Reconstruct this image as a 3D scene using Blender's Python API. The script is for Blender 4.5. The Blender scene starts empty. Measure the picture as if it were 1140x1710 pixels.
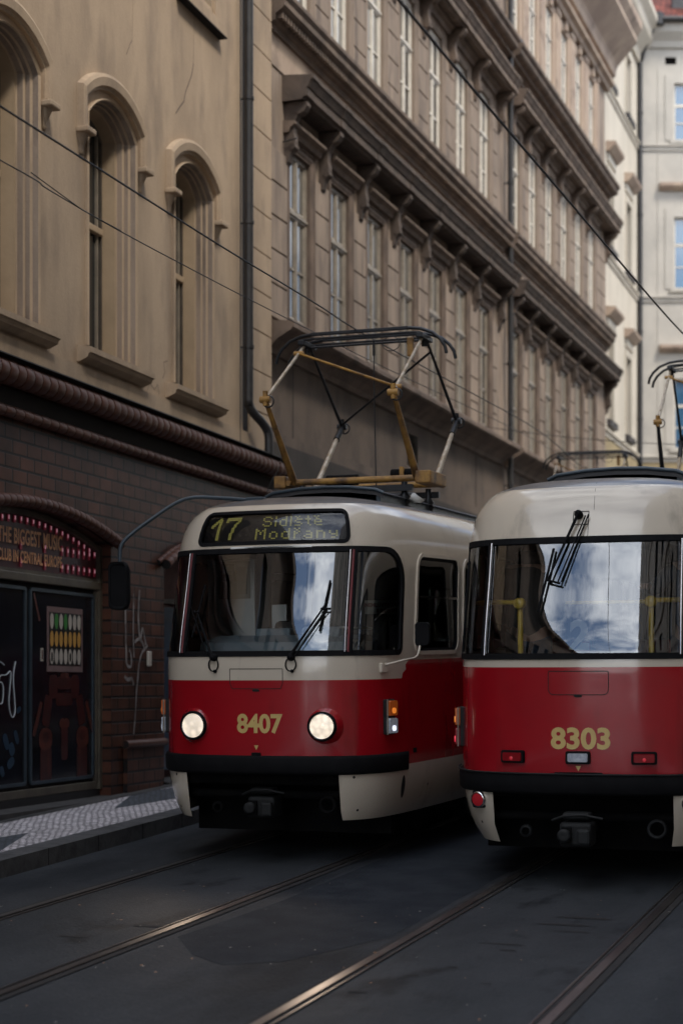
import bpy, bmesh, math, random
from mathutils import Vector, Matrix
from mathutils.geometry import delaunay_2d_cdt
random.seed(7)
R=math.radians
scene=bpy.context.scene; COL=scene.collection
# ------------------------------------------------------------------ camera, sky, sun, exposure
cam=bpy.data.cameras.new('camera'); camo=bpy.data.objects.new('camera',cam); COL.objects.link(camo)
camo.location=(0,0,1.87); camo.rotation_euler=(R(90),0,R(19.2))
cam.sensor_fit='VERTICAL'; cam.sensor_height=36; cam.lens=60; cam.shift_y=290/1710
cam.clip_end=600; cam.clip_start=.1
cam.dof.use_dof=True; cam.dof.focus_distance=13.6; cam.dof.aperture_fstop=1.5
scene.camera=camo
SUN_EL,SUN_AZ=R(54),R(120)      # azimuth of the sun measured from +Y (street) towards +X
w=bpy.data.worlds.new('World'); scene.world=w; w.use_nodes=True
nt=w.node_tree; nt.nodes.clear()
out=nt.nodes.new('ShaderNodeOutputWorld'); bg=nt.nodes.new('ShaderNodeBackground')
sky=nt.nodes.new('ShaderNodeTexSky'); sky.sky_type='NISHITA'; sky.sun_disc=False
sky.sun_elevation=SUN_EL; sky.sun_rotation=SUN_AZ; sky.air_density=1.0; sky.dust_density=1.2; sky.ozone_density=1.6
tc=nt.nodes.new('ShaderNodeTexCoord'); mp=nt.nodes.new('ShaderNodeMapping'); mp.inputs['Scale'].default_value=(1,1,2.2)
no=nt.nodes.new('ShaderNodeTexNoise'); no.inputs['Scale'].default_value=3.1; no.inputs['Detail'].default_value=8; no.inputs['Roughness'].default_value=.58; no.inputs['Distortion'].default_value=.35
cr=nt.nodes.new('ShaderNodeValToRGB'); cr.color_ramp.elements[0].position=.40; cr.color_ramp.elements[1].position=.62
mx=nt.nodes.new('ShaderNodeMix'); mx.data_type='RGBA'; mx.inputs['B'].default_value=(13.5,13.9,14.4,1)
L=nt.links.new
L(tc.outputs['Generated'],mp.inputs['Vector']); L(mp.outputs[0],no.inputs['Vector']); L(no.outputs['Fac'],cr.inputs[0])
L(cr.outputs[0],mx.inputs['Factor']); L(sky.outputs[0],mx.inputs['A']); L(mx.outputs['Result'],bg.inputs[0])
bg.inputs[1].default_value=.15
L(bg.outputs[0],out.inputs[0])
sl=bpy.data.lights.new('sun','SUN'); so=bpy.data.objects.new('sun',sl); COL.objects.link(so)
sl.energy=2.05; sl.angle=R(12); sl.color=(1,.90,.76)
sd=Vector((math.sin(SUN_AZ)*math.cos(SUN_EL),math.cos(SUN_AZ)*math.cos(SUN_EL),math.sin(SUN_EL)))
so.rotation_euler=sd.to_track_quat('Z','Y').to_euler(); so.location=(0,-20,40)
scene.view_settings.view_transform='Standard'; scene.view_settings.look='None'
scene.view_settings.exposure=0.6; scene.view_settings.gamma=1
GR=.028                                                  # the street climbs away from the camera
# ------------------------------------------------------------------ materials
def setin(n,k,v):
    if k in n.inputs: n.inputs[k].default_value=v
def mat(name,c,c2=None,rough=.6,metal=0,scale=3.,stretch=(1,1,1),bump=0,bscale=40.,lo=.4,hi=.65,spec=.5,coat=0,fine=0,dirt=None,dscale=.7,dlo=.52,dhi=.72,dstretch=(1,1,1),rvar=0,emit=None,es=0):
    m=bpy.data.materials.new(name); m.use_nodes=True; t=m.node_tree; n=t.nodes; l=t.links.new
    b=n['Principled BSDF']; b.inputs['Roughness'].default_value=rough; b.inputs['Metallic'].default_value=metal
    setin(b,'Specular IOR Level',spec); setin(b,'Coat Weight',coat); setin(b,'Coat Roughness',.06)
    co=n.new('ShaderNodeTexCoord')
    def noise(sc,st,det=6):
        mpn=n.new('ShaderNodeMapping'); mpn.inputs['Scale'].default_value=st; l(co.outputs['Object'],mpn.inputs[0])
        x=n.new('ShaderNodeTexNoise'); x.inputs['Scale'].default_value=sc; x.inputs['Detail'].default_value=det; x.inputs['Roughness'].default_value=.6
        l(mpn.outputs[0],x.inputs['Vector']); return x
    def ramp(src,a,bb):
        r=n.new('ShaderNodeValToRGB'); r.color_ramp.elements[0].position=a; r.color_ramp.elements[1].position=bb; l(src,r.inputs[0]); return r.outputs[0]
    def mix(fac,a,bb):
        x=n.new('ShaderNodeMix'); x.data_type='RGBA'
        l(fac,x.inputs['Factor'])
        if isinstance(a,tuple): x.inputs['A'].default_value=a+(1,)
        else: l(a,x.inputs['A'])
        if isinstance(bb,tuple): x.inputs['B'].default_value=bb+(1,)
        else: l(bb,x.inputs['B'])
        return x.outputs['Result']
    col=None
    if c2: 
        nz=noise(scale,stretch); col=mix(ramp(nz.outputs['Fac'],lo,hi),c,c2)
    if dirt:
        nd=noise(dscale,dstretch,8); col=mix(ramp(nd.outputs['Fac'],dlo,dhi),col if col else c,dirt)
    if fine:
        nf=noise(bscale*2,(1,1,1),2); hs=n.new('ShaderNodeHueSaturation'); 
        mr=n.new('ShaderNodeMapRange'); mr.inputs['To Min'].default_value=1-fine; mr.inputs['To Max'].default_value=1+fine; l(nf.outputs['Fac'],mr.inputs[0]); l(mr.outputs[0],hs.inputs['Value'])
        if col: l(col,hs.inputs['Color'])
        else: hs.inputs['Color'].default_value=c+(1,)
        col=hs.outputs[0]
    if col: l(col,b.inputs['Base Color'])
    else: b.inputs['Base Color'].default_value=c+(1,)
    if rvar:
        nr=noise(2.3,(1,1,1),5); mr=n.new('ShaderNodeMapRange'); mr.inputs['To Min'].default_value=max(0.02,rough-rvar); mr.inputs['To Max'].default_value=rough+rvar; l(nr.outputs['Fac'],mr.inputs[0]); l(mr.outputs[0],b.inputs['Roughness'])
    if bump:
        nb=noise(bscale,(1,1,1),4); bp=n.new('ShaderNodeBump'); bp.inputs['Strength'].default_value=bump; bp.inputs['Distance'].default_value=.01
        l(nb.outputs['Fac'],bp.inputs['Height']); l(bp.outputs[0],b.inputs['Normal'])
    if emit:
        b.inputs['Emission Color'].default_value=emit+(1,); b.inputs['Emission Strength'].default_value=es
    return m
def brickmat(name,c1,c2,cm,bw,bh,rough=.35,mortar=.012,offset=.5,axes='YZ',bump=.6,vert=False):
    m=bpy.data.materials.new(name); m.use_nodes=True; t=m.node_tree; n=t.nodes; l=t.links.new; b=n['Principled BSDF']
    co=n.new('ShaderNodeTexCoord'); sp=n.new('ShaderNodeSeparateXYZ'); cb=n.new('ShaderNodeCombineXYZ'); l(co.outputs['Object'],sp.inputs[0])
    l(sp.outputs[axes[0]],cb.inputs[0]); l(sp.outputs[axes[1]],cb.inputs[1])
    br=n.new('ShaderNodeTexBrick'); l(cb.outputs[0],br.inputs['Vector']); br.offset=offset
    br.inputs['Scale'].default_value=1; br.inputs['Brick Width'].default_value=bw; br.inputs['Row Height'].default_value=bh
    br.inputs['Mortar Size'].default_value=mortar; br.inputs['Mortar Smooth'].default_value=.25; br.inputs['Bias'].default_value=-.1
    br.inputs['Color1'].default_value=c1+(1,); br.inputs['Color2'].default_value=c2+(1,); br.inputs['Mortar'].default_value=cm+(1,)
    nz=n.new('ShaderNodeTexNoise'); nz.inputs['Scale'].default_value=2.2; nz.inputs['Detail'].default_value=7; l(co.outputs['Object'],nz.inputs['Vector'])
    hs=n.new('ShaderNodeHueSaturation'); mr=n.new('ShaderNodeMapRange'); mr.inputs['From Min'].default_value=.3; mr.inputs['From Max'].default_value=.7; mr.inputs['To Min'].default_value=.55; mr.inputs['To Max'].default_value=1.35
    l(nz.outputs['Fac'],mr.inputs[0]); l(mr.outputs[0],hs.inputs['Value']); l(br.outputs['Color'],hs.inputs['Color']); l(hs.outputs[0],b.inputs['Base Color'])
    b.inputs['Roughness'].default_value=rough; setin(b,'Specular IOR Level',.18)
    bp=n.new('ShaderNodeBump'); bp.inputs['Strength'].default_value=bump; bp.inputs['Distance'].default_value=.01; bp.invert=True
    l(br.outputs['Fac'],bp.inputs['Height']); l(bp.outputs[0],b.inputs['Normal'])
    return m
def glassmat(name,tint=(.75,.8,.8),ior=1.9,rough=.01,wave=.0):
    m=bpy.data.materials.new(name); m.use_nodes=True; t=m.node_tree; n=t.nodes; l=t.links.new; n.clear()
    o=n.new('ShaderNodeOutputMaterial'); g=n.new('ShaderNodeBsdfGlossy'); g.inputs['Roughness'].default_value=rough; g.inputs['Color'].default_value=(.95,.97,1,1)
    tr=n.new('ShaderNodeBsdfTransparent'); tr.inputs[0].default_value=tint+(1,)
    fr=n.new('ShaderNodeFresnel'); fr.inputs[0].default_value=ior; mxs=n.new('ShaderNodeMixShader')
    if wave:
        co=n.new('ShaderNodeTexCoord'); nz=n.new('ShaderNodeTexNoise'); nz.inputs['Scale'].default_value=1.6; nz.inputs['Detail'].default_value=1; l(co.outputs['Object'],nz.inputs['Vector'])
        bp=n.new('ShaderNodeBump'); bp.inputs['Strength'].default_value=wave; bp.inputs['Distance'].default_value=.05; l(nz.outputs['Fac'],bp.inputs['Height'])
        l(bp.outputs[0],g.inputs['Normal'])
    l(fr.outputs[0],mxs.inputs[0]); l(tr.outputs[0],mxs.inputs[1]); l(g.outputs[0],mxs.inputs[2]); l(mxs.outputs[0],o.inputs[0]); return m
M={}
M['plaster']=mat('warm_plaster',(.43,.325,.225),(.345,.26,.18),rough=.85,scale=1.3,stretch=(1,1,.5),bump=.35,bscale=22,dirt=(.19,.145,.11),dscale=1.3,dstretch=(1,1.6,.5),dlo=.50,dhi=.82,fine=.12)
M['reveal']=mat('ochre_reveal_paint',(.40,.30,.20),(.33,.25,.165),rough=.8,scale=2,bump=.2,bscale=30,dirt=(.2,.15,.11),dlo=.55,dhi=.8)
M['soot']=mat('sooty_shade_stucco',(.315,.248,.196),(.195,.155,.126),rough=.9,scale=1.6,stretch=(1,1.6,.35),bump=.4,bscale=25,dirt=(.075,.058,.052),dscale=1.7,dstretch=(1,1.8,.4),dlo=.52,dhi=.78,fine=.1)  # soot on the long facade; painted shade on the arched window steps
M['frieze']=mat('brown_stucco_band',(.46,.36,.28),(.34,.26,.21),rough=.9,scale=1.2,stretch=(1,1,.6),bump=.3,bscale=25,dirt=(.13,.1,.085),dscale=1.4,dlo=.55,dhi=.8)
M['soot_shade']=mat('blackened_shade_stucco',(.17,.125,.098),(.095,.07,.057),rough=.9,scale=2.2,stretch=(1,1.6,.4),bump=.4,bscale=25,dirt=(.045,.036,.032),dscale=2.0,dstretch=(1,1.8,.5),dlo=.48,dhi=.72)  # soot on the surrounds, painted shade on the panels under the hoods
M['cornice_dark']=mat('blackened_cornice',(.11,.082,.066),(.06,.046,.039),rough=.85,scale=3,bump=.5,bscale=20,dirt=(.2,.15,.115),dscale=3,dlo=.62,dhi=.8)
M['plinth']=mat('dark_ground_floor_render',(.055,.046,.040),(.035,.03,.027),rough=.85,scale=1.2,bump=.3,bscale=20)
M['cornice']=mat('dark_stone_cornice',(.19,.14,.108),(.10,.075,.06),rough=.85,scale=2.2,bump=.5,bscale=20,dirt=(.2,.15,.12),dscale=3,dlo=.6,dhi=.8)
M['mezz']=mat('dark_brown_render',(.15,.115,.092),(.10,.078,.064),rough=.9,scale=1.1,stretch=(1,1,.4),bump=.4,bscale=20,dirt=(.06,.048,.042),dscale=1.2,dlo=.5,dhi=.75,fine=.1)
M['cream_wall']=mat('cream_stucco',(.58,.53,.45),(.48,.44,.37),rough=.85,scale=.9,stretch=(1,1,.4),bump=.2,bscale=20,dirt=(.42,.37,.31),dscale=1.1,dlo=.6,dhi=.8)
M['grey_wall']=mat('pale_grey_stucco',(.50,.475,.43),(.42,.40,.365),rough=.85,scale=.8,bump=.2,bscale=20,dirt=(.26,.25,.24),dscale=1.0,dlo=.6,dhi=.85)
M['yellow_wall']=mat('ochre_ground_floor',(.36,.29,.17),(.28,.225,.135),rough=.85,scale=1)
M['white_frame']=mat('white_window_paint',(.66,.62,.54),(.54,.50,.44),rough=.5,scale=6,bump=.1)
M['old_frame']=mat('dark_old_frame',(.10,.085,.07),(.07,.06,.05),rough=.5,scale=6)
M['brown_frame']=mat('grey_window_paint',(.27,.235,.19),(.19,.165,.135),rough=.5,scale=6)
M['pane']=mat('curtained_pane',(.20,.19,.17),(.11,.105,.095),rough=.06,scale=3.2,stretch=(1,5,.5),spec=.7)
M['pane_b']=mat('pale_curtain_pane',(.36,.35,.31),(.22,.21,.19),rough=.08,scale=5,stretch=(1,7,.4))
M['pane_c']=mat('dark_room_pane',(.05,.048,.044),(.10,.095,.085),rough=.05,scale=2,stretch=(1,1,.4))
M['pane_sky']=mat('sky_painted_pane',(.05,.13,.24),(.07,.16,.27),rough=.03,scale=2,spec=1.0);  # blue base colour paints the reflected sky into the panes
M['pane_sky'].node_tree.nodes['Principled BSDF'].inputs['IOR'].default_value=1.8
M['pane_dark']=mat('dark_window_pane',(.018,.02,.022),(.03,.032,.033),rough=.08,scale=3)
M['brick']=brickmat('glazed_brown_tiles',(.088,.036,.023),(.056,.025,.017),(.014,.011,.011),.31,.145,rough=.42,mortar=.014)
M['roll']=mat('glazed_roll_tile',(.105,.046,.032),(.08,.036,.026),rough=.45,scale=5,bump=.25,bscale=12,spec=.2,dirt=(.07,.03,.026),dscale=4,rvar=.12)
M['joint']=mat('dark_joint',(.012,.01,.01),rough=.9)
M['lead']=mat('dark_sheet_metal',(.045,.042,.045),(.03,.028,.03),rough=.5,scale=4)
M['pipe']=mat('black_drainpipe_paint',(.018,.018,.02),(.032,.03,.03),rough=.45,scale=5,bump=.2)
M['asphalt']=mat('asphalt',(.033,.037,.043),(.046,.050,.056),rough=.7,scale=1.7,stretch=(1,.35,1),bump=1,bscale=32,dirt=(.014,.017,.021),dscale=.9,dlo=.5,dhi=.68,dstretch=(1.4,.4,1),fine=.6,rvar=.1,spec=.15)
M['patch']=mat('dark_asphalt_patch',(.020,.024,.031),(.031,.036,.043),rough=.75,scale=3,bump=.9,bscale=70,fine=.4,spec=.12)
M['slab']=mat('pale_track_asphalt',(.044,.048,.054),(.031,.035,.040),rough=.62,scale=1.5,stretch=(1,.4,1),bump=.9,bscale=36,dirt=(.017,.019,.022),dscale=2.2,dlo=.56,dhi=.68,dstretch=(1.6,.7,1),fine=.5,rvar=.1,spec=.15)
M['rail']=mat('polished_rail',(.27,.25,.24),(.17,.155,.15),rough=.33,metal=.9,scale=5,stretch=(1,.2,1),rvar=.07)
M['dull_rail']=mat('rusty_dull_rail',(.05,.047,.045),(.03,.028,.027),rough=.6,scale=9,metal=.3)
M['groove']=mat('rail_groove_dirt',(.012,.012,.014),(.024,.021,.02),rough=.9,scale=20)
M['kerb']=mat('granite_kerb',(.10,.10,.10),(.06,.06,.062),rough=.7,scale=8,bump=.6,bscale=30,dirt=(.035,.033,.033),dscale=2)
M['slabs']=mat('dirty_stone_strip',(.06,.055,.052),(.035,.033,.032),rough=.8,scale=4,bump=.4,bscale=20)
M['tram_cream']=mat('cream_tram_enamel',(.63,.55,.445),(.575,.50,.405),rough=.2,scale=1.1,coat=.7,bump=.09,bscale=2.6,dirt=(.36,.31,.25),dscale=2.6,dstretch=(2,2,.45),dlo=.58,dhi=.82,rvar=.08)
M['tram_red']=mat('red_tram_enamel',(.36,.007,.014),(.30,.006,.012),rough=.2,scale=1.2,coat=.7,bump=.09,bscale=2.6,dirt=(.18,.010,.012),dscale=2.2,dstretch=(2,2,.45),dlo=.56,dhi=.82,rvar=.09)
M['tram_roof']=mat('grey_roof_paint',(.11,.11,.115),(.07,.07,.078),rough=.34,scale=3,coat=.3)
M['lining']=mat('tram_interior_lining',(.34,.34,.31),rough=.6)
M['black']=mat('black_rubber',(.006,.006,.007),(.009,.009,.010),rough=.75,scale=6,spec=.12)
M['void']=mat('underframe_black',(.004,.004,.0045),(.008,.0075,.007),rough=.9,scale=6,spec=.15)
M['iron']=mat('greasy_iron',(.009,.010,.011),(.005,.005,.005),rough=.7,metal=.1,scale=9)
M['chrome']=mat('window_chrome',(.62,.60,.60),rough=.18,metal=1)
M['darkred']=mat('oxidised_red_strip',(.16,.03,.035),rough=.5)
M['gold']=mat('gold_numbers',(.66,.47,.17),(.60,.42,.15),rough=.4,scale=10)
M['yellow_rod']=mat('ochre_pantograph_paint',(.42,.225,.05),(.20,.10,.03),rough=.5,scale=7,bump=.3,dirt=(.09,.05,.025),dscale=6,dlo=.52,dhi=.7)
M['pale_rod']=mat('worn_pale_rod',(.58,.50,.40),(.34,.25,.15),rough=.4,scale=9,metal=.2)
M['dark_rod']=mat('black_pantograph_steel',(.016,.018,.022),(.03,.03,.032),rough=.4,scale=6,metal=.3)
M['yellow_rail']=mat('yellow_handrail',(.95,.62,.08),rough=.35,coat=.3)
M['head']=mat('lit_headlight',(.9,.85,.75),rough=.2,emit=(1.0,.82,.62),es=.8)
def headmat():
    m=M['head']; t=m.node_tree; n=t.nodes; l=t.links.new; b=n['Principled BSDF']
    co=n.new('ShaderNodeTexCoord'); v=n.new('ShaderNodeTexVoronoi'); v.inputs['Scale'].default_value=22; l(co.outputs['Object'],v.inputs['Vector'])
    mr=n.new('ShaderNodeMapRange'); mr.inputs['From Max'].default_value=.8; mr.inputs['To Min'].default_value=.66; mr.inputs['To Max'].default_value=.30; l(v.outputs['Distance'],mr.inputs[0]); l(mr.outputs[0],b.inputs['Emission Strength'])
headmat()
M['orange']=mat('orange_lens',(.28,.06,.015),rough=.2,emit=(1,.22,.03),es=.05)
M['orange_hot']=mat('orange_lens_lit',(.8,.25,.03),rough=.2,emit=(1,.28,.04),es=.35)
M['clear_lens']=mat('clear_lens',(.35,.38,.42),(.2,.22,.26),rough=.1,scale=30,emit=(.6,.65,.75),es=.05)
M['white_hot']=mat('white_lens_lit',(.8,.8,.85),rough=.2,emit=(.8,.85,1),es=.7)
M['red_lens']=mat('dark_red_lens',(.16,.006,.010),rough=.15,emit=(1,.02,.03),es=.015)
M['red_hot']=mat('red_lens_lit',(.7,.03,.05),rough=.2,emit=(1,.05,.08),es=.4)
M['red_warm']=mat('red_bulb_dim',(.5,.03,.04),rough=.2,emit=(1,.05,.08),es=.12)
M['red_disc']=mat('red_reflector',(.5,.02,.03),rough=.2)
M['led']=mat('dot_display_lit',(.16,.15,.04),rough=.5,emit=(.72,.66,.16),es=.12)
M['display']=mat('display_black',(.010,.010,.011),rough=.35)
M['glass']=glassmat('tram_glass',tint=(.92,.95,.95),ior=2.5)
M['glass_soft']=glassmat('display_glass',tint=(.8,.8,.8),ior=1.5)
M['sidepane']=glassmat('tram_side_glass',tint=(.22,.24,.24),ior=1.5)
M['dash']=mat('grey_blue_dashboard',(.26,.32,.36),rough=.5)
M['cab']=mat('cab_panel',(.80,.80,.77),(.72,.72,.70),rough=.55,scale=4)
M['cabdark']=mat('cab_dark_panel',(.03,.028,.026),rough=.6)
M['poster']=mat('pale_notice',(.35,.33,.28),rough=.5)
M['seat']=mat('red_seat_shell',(.22,.03,.03),rough=.4)
M['skin']=mat('skin',(.42,.25,.18),rough=.5)
M['hair']=mat('brown_hair',(.05,.03,.02),rough=.7)
M['jacket']=mat('charcoal_jacket',(.045,.042,.04),(.03,.028,.027),rough=.8,scale=8)
M['jacket2']=mat('navy_jacket',(.035,.045,.065),(.025,.03,.045),rough=.7,scale=8)
M['jeans']=mat('dark_jeans',(.03,.045,.07),rough=.85)
M['club_red']=mat('club_red_board',(.085,.008,.016),(.05,.006,.012),rough=.4,scale=8)
M['club_bulb']=mat('pink_light_bar',(.25,.015,.04),rough=.4,emit=(.8,.06,.14),es=.02)
M['club_spark']=mat('pink_bulb',(.6,.3,.35),rough=.4,emit=(1,.45,.55),es=.15)
M['copper']=mat('copper_letters',(.85,.42,.20),(.75,.35,.15),rough=.45,scale=9)
M['club_panel']=mat('black_gloss_door',(.009,.009,.012),(.014,.015,.022),rough=.14,scale=2)
M['steelblue']=mat('blue_grey_frame',(.040,.058,.075),(.025,.038,.05),rough=.4,scale=5)
M['bronze']=mat('brown_metal_frame',(.11,.095,.07),(.075,.062,.048),rough=.5,scale=5)
M['rust']=mat('dark_red_print',(.055,.010,.009),(.030,.007,.007),rough=.35,scale=6)
M['rust2']=mat('orange_red_print',(.11,.028,.018),(.06,.016,.012),rough=.35,scale=6)
M['dot_white']=mat('white_bottle_cap',(.50,.46,.40),rough=.4)
M['dot_yellow']=mat('amber_bottle_cap',(.55,.30,.07),rough=.4)
M['dot_green']=mat('green_bottle_cap',(.04,.22,.04),rough=.4)
M['graffiti']=mat('white_spray_paint',(.32,.30,.29),(.13,.11,.10),rough=.7,scale=9)
M['marker']=mat('white_marker',(.55,.58,.62),rough=.6)
M['navy']=mat('navy_door_paint',(.022,.05,.085),(.015,.035,.06),rough=.3,scale=3)
M['pinkwall']=mat('pink_stucco',(.20,.125,.12),(.15,.10,.095),rough=.8,scale=5)
M['rooftile']=brickmat('red_roof_tiles',(.16,.045,.032),(.11,.033,.025),(.04,.015,.012),.2,.3,rough=.7,mortar=.02)
M['wire']=mat('black_wire',(.012,.012,.013),rough=.5)
M['yard']=mat('grey_facade_stucco',(.34,.29,.23),(.27,.23,.18),rough=.85,scale=1)
def mosaicmat():
    m=bpy.data.materials.new('mosaic_paving'); m.use_nodes=True; t=m.node_tree; n=t.nodes; l=t.links.new; b=n['Principled BSDF']
    co=n.new('ShaderNodeTexCoord')
    nw=n.new('ShaderNodeTexNoise'); nw.inputs['Scale'].default_value=1.3; l(co.outputs['Object'],nw.inputs['Vector'])
    va=n.new('ShaderNodeVectorMath'); va.operation='MULTIPLY_ADD'; l(nw.outputs['Color'],va.inputs[0]); va.inputs[1].default_value=(.12,.12,0); l(co.outputs['Object'],va.inputs[2])
    v=n.new('ShaderNodeTexBrick'); l(va.outputs[0],v.inputs['Vector']); v.inputs['Scale'].default_value=1; v.inputs['Brick Width'].default_value=.068; v.inputs['Row Height'].default_value=.068; v.inputs['Mortar Size'].default_value=.008; v.inputs['Mortar Smooth'].default_value=.5
    v.inputs['Color1'].default_value=(.25,.25,.25,1); v.inputs['Color2'].default_value=(1,1,1,1); v.inputs['Mortar'].default_value=(.5,.5,.5,1)
    sp=n.new('ShaderNodeSeparateXYZ'); l(co.outputs['Object'],sp.inputs[0])
    def mth(op,a,bv,c=None):
        x=n.new('ShaderNodeMath'); x.operation=op
        for i,q in enumerate((a,bv,c)):
            if q is None: continue
            if isinstance(q,(int,float)): x.inputs[i].default_value=q
            else: l(q,x.inputs[i])
        return x.outputs[0]
    # dark lozenges along the middle of the pavement: period 5.7 m, centres at y=12.1
    yy=mth('ADD',sp.outputs['Y'],-12.15+5.7*20+2.85); fr=mth('MODULO',yy,5.7); dy=mth('ABSOLUTE',mth('ADD',fr,-2.85),0)
    xc=mth('MULTIPLY_ADD',sp.outputs['Y'],-.115,-6.28); xc2=mth('MAXIMUM',xc,-8.36)
    dx=mth('ABSOLUTE',mth('SUBTRACT',sp.outputs['X'],xc2),0)
    s=mth('ADD',mth('DIVIDE',dy,1.75),mth('DIVIDE',dx,.42)); inside=mth('LESS_THAN',s,1.0)
    mix=n.new('ShaderNodeMix'); mix.data_type='RGBA'; l(inside,mix.inputs['Factor']); mix.inputs['A'].default_value=(.68,.63,.64,1); mix.inputs['B'].default_value=(.075,.085,.10,1)
    hs=n.new('ShaderNodeHueSaturation'); sv=n.new('ShaderNodeSeparateColor'); l(v.outputs['Color'],sv.inputs[0]); mr=n.new('ShaderNodeMapRange'); mr.inputs['To Min'].default_value=.45; mr.inputs['To Max'].default_value=1.25; l(sv.outputs[0],mr.inputs[0]); l(mr.outputs[0],hs.inputs['Value']); l(mix.outputs['Result'],hs.inputs['Color'])
    gap=n.new('ShaderNodeMapRange'); gap.inputs['To Min'].default_value=1; gap.inputs['To Max'].default_value=0; l(v.outputs['Fac'],gap.inputs[0])
    m2=n.new('ShaderNodeMix'); m2.data_type='RGBA'; l(gap.outputs[0],m2.inputs['Factor']); m2.inputs['A'].default_value=(.03,.028,.03,1); l(hs.outputs[0],m2.inputs['B'])
    l(m2.outputs['Result'],b.inputs['Base Color']); b.inputs['Roughness'].default_value=.7
    bp=n.new('ShaderNodeBump'); bp.inputs['Strength'].default_value=.8; bp.inputs['Distance'].default_value=.01; l(gap.outputs[0],bp.inputs['Height']); l(bp.outputs[0],b.inputs['Normal'])
    return m
M['mosaic']=mosaicmat()
# ------------------------------------------------------------------ mesh helpers
def link(o,parent=None,label=None,cat=None,group=None,kind=None):
    COL.objects.link(o)
    if parent: o.parent=parent
    if label: o['label']=label
    if cat: o['category']=cat
    if group: o['group']=group
    if kind: o['kind']=kind
    return o
def empty(name,loc=(0,0,0),rot=(0,0,0),**k):
    o=bpy.data.objects.new(name,None); o.location=loc; o.rotation_euler=rot; o.empty_display_size=.3; return link(o,**k)
class MB:
    def __init__(s): s.v=[]; s.f=[]; s.mi=[]; s.sm=[]; s.mats=[]; s.cur=0
    def m(s,name):
        mt=M[name]
        if mt not in s.mats: s.mats.append(mt)
        s.cur=s.mats.index(mt); return s
    def add(s,vs,fs,smooth=False):
        o=len(s.v); s.v+= [tuple(p) for p in vs]
        for f in fs: s.f.append([o+i for i in f]); s.mi.append(s.cur); s.sm.append(smooth)
    def box(s,x0,x1,y0,y1,z0,z1,T=None,b=0):
        if x0>x1:x0,x1=x1,x0
        if y0>y1:y0,y1=y1,y0
        if z0>z1:z0,z1=z1,z0
        vs=[(x,y,z) for z in (z0,z1) for y in (y0,y1) for x in (x0,x1)]
        fs=[(0,2,3,1),(4,5,7,6),(0,1,5,4),(2,6,7,3),(0,4,6,2),(1,3,7,5)]
        if b:
            bm=bmesh.new(); bv=[bm.verts.new(p) for p in vs]
            for f in fs: bm.faces.new([bv[i] for i in f])
            bmesh.ops.bevel(bm,geom=list(bm.edges),offset=b,segments=2,profile=.5,affect='EDGES'); bm.verts.index_update()
            vs=[v.co.copy() for v in bm.verts]; fs=[[v.index for v in f.verts] for f in bm.faces]; bm.free()
        if T: vs=[T(Vector(p)) for p in vs]
        s.add(vs,fs)
    def tube(s,pts,r,n=8,r2=None,cap=True,closed=False):
        pts=[Vector(p) for p in pts]; k=len(pts); rings=[]; up=None
        for i,p in enumerate(pts):
            if closed: d=(pts[(i+1)%k]-pts[i-1])
            else: d=(pts[min(i+1,k-1)]-pts[max(i-1,0)])
            d.normalize()
            if up is None: up=Vector((0,0,1)) if abs(d.z)<.9 else Vector((1,0,0))
            a=up-d*up.dot(d)
            if a.length<1e-4: a=Vector((1,0,0))-d*d.x
            a.normalize(); up=a; b=d.cross(a)
            rr=r if r2 is None else r+(r2-r)*i/(k-1)
            rings.append([p+a*math.cos(t)*rr+b*math.sin(t)*rr for t in (2*math.pi*j/n for j in range(n))])
        vs=[q for rg in rings for q in rg]; fs=[]
        for i in range(k if closed else k-1):
            for j in range(n):
                i2=(i+1)%k; fs.append((i*n+j,i*n+(j+1)%n,i2*n+(j+1)%n,i2*n+j))
        s.add(vs,fs,True)
        if cap and not closed:
            s.add(rings[0],[tuple(range(n))[::-1]]); s.add(rings[-1],[tuple(range(n))])
    def loft(s,rings,closed=False,smooth=False):
        n=len(rings[0]); vs=[p for r in rings for p in r]; fs=[]
        for i in range(len(rings)-1):
            for j in range(n if closed else n-1):
                fs.append((i*n+j,i*n+(j+1)%n,(i+1)*n+(j+1)%n,(i+1)*n+j))
        s.add(vs,fs,smooth)
    def lathe(s,c,ax,prof,n=24,smooth=True):   # prof: (r, along)
        ax=Vector(ax).normalized(); a=ax.orthogonal().normalized(); b=ax.cross(a); c=Vector(c)
        s.loft([[c+ax*h+a*r*math.cos(2*math.pi*j/n)+b*r*math.sin(2*math.pi*j/n) for j in range(n)] for r,h in prof],True,smooth)
    def sweep(s,prof,y0,y1,close=True):     # prof [(x,z)] extruded along y
        n=len(prof); s.add([(x,y0,z) for x,z in prof]+[(x,y1,z) for x,z in prof],[(i,(i+1)%n,n+(i+1)%n,n+i) for i in range(n if close else n-1)]+([tuple(range(n))[::-1],tuple(range(n,2*n))] if close else []))
    def build(s,name,mats=None,parent=None,**k):
        me=bpy.data.meshes.new(name); me.from_pydata(s.v,[],s.f)
        if mats: s.m(mats) if isinstance(mats,str) and not s.mats else None
        for mt in s.mats: me.materials.append(mt)
        for p,mi,sm in zip(me.polygons,s.mi,s.sm): p.material_index=mi; p.use_smooth=sm
        if getattr(s,'fixn',True):
            bm=bmesh.new(); bm.from_mesh(me); bmesh.ops.recalc_face_normals(bm,faces=bm.faces); bm.to_mesh(me); bm.free()
        me.update(); o=bpy.data.objects.new(name,me); return link(o,parent,**k)
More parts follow.
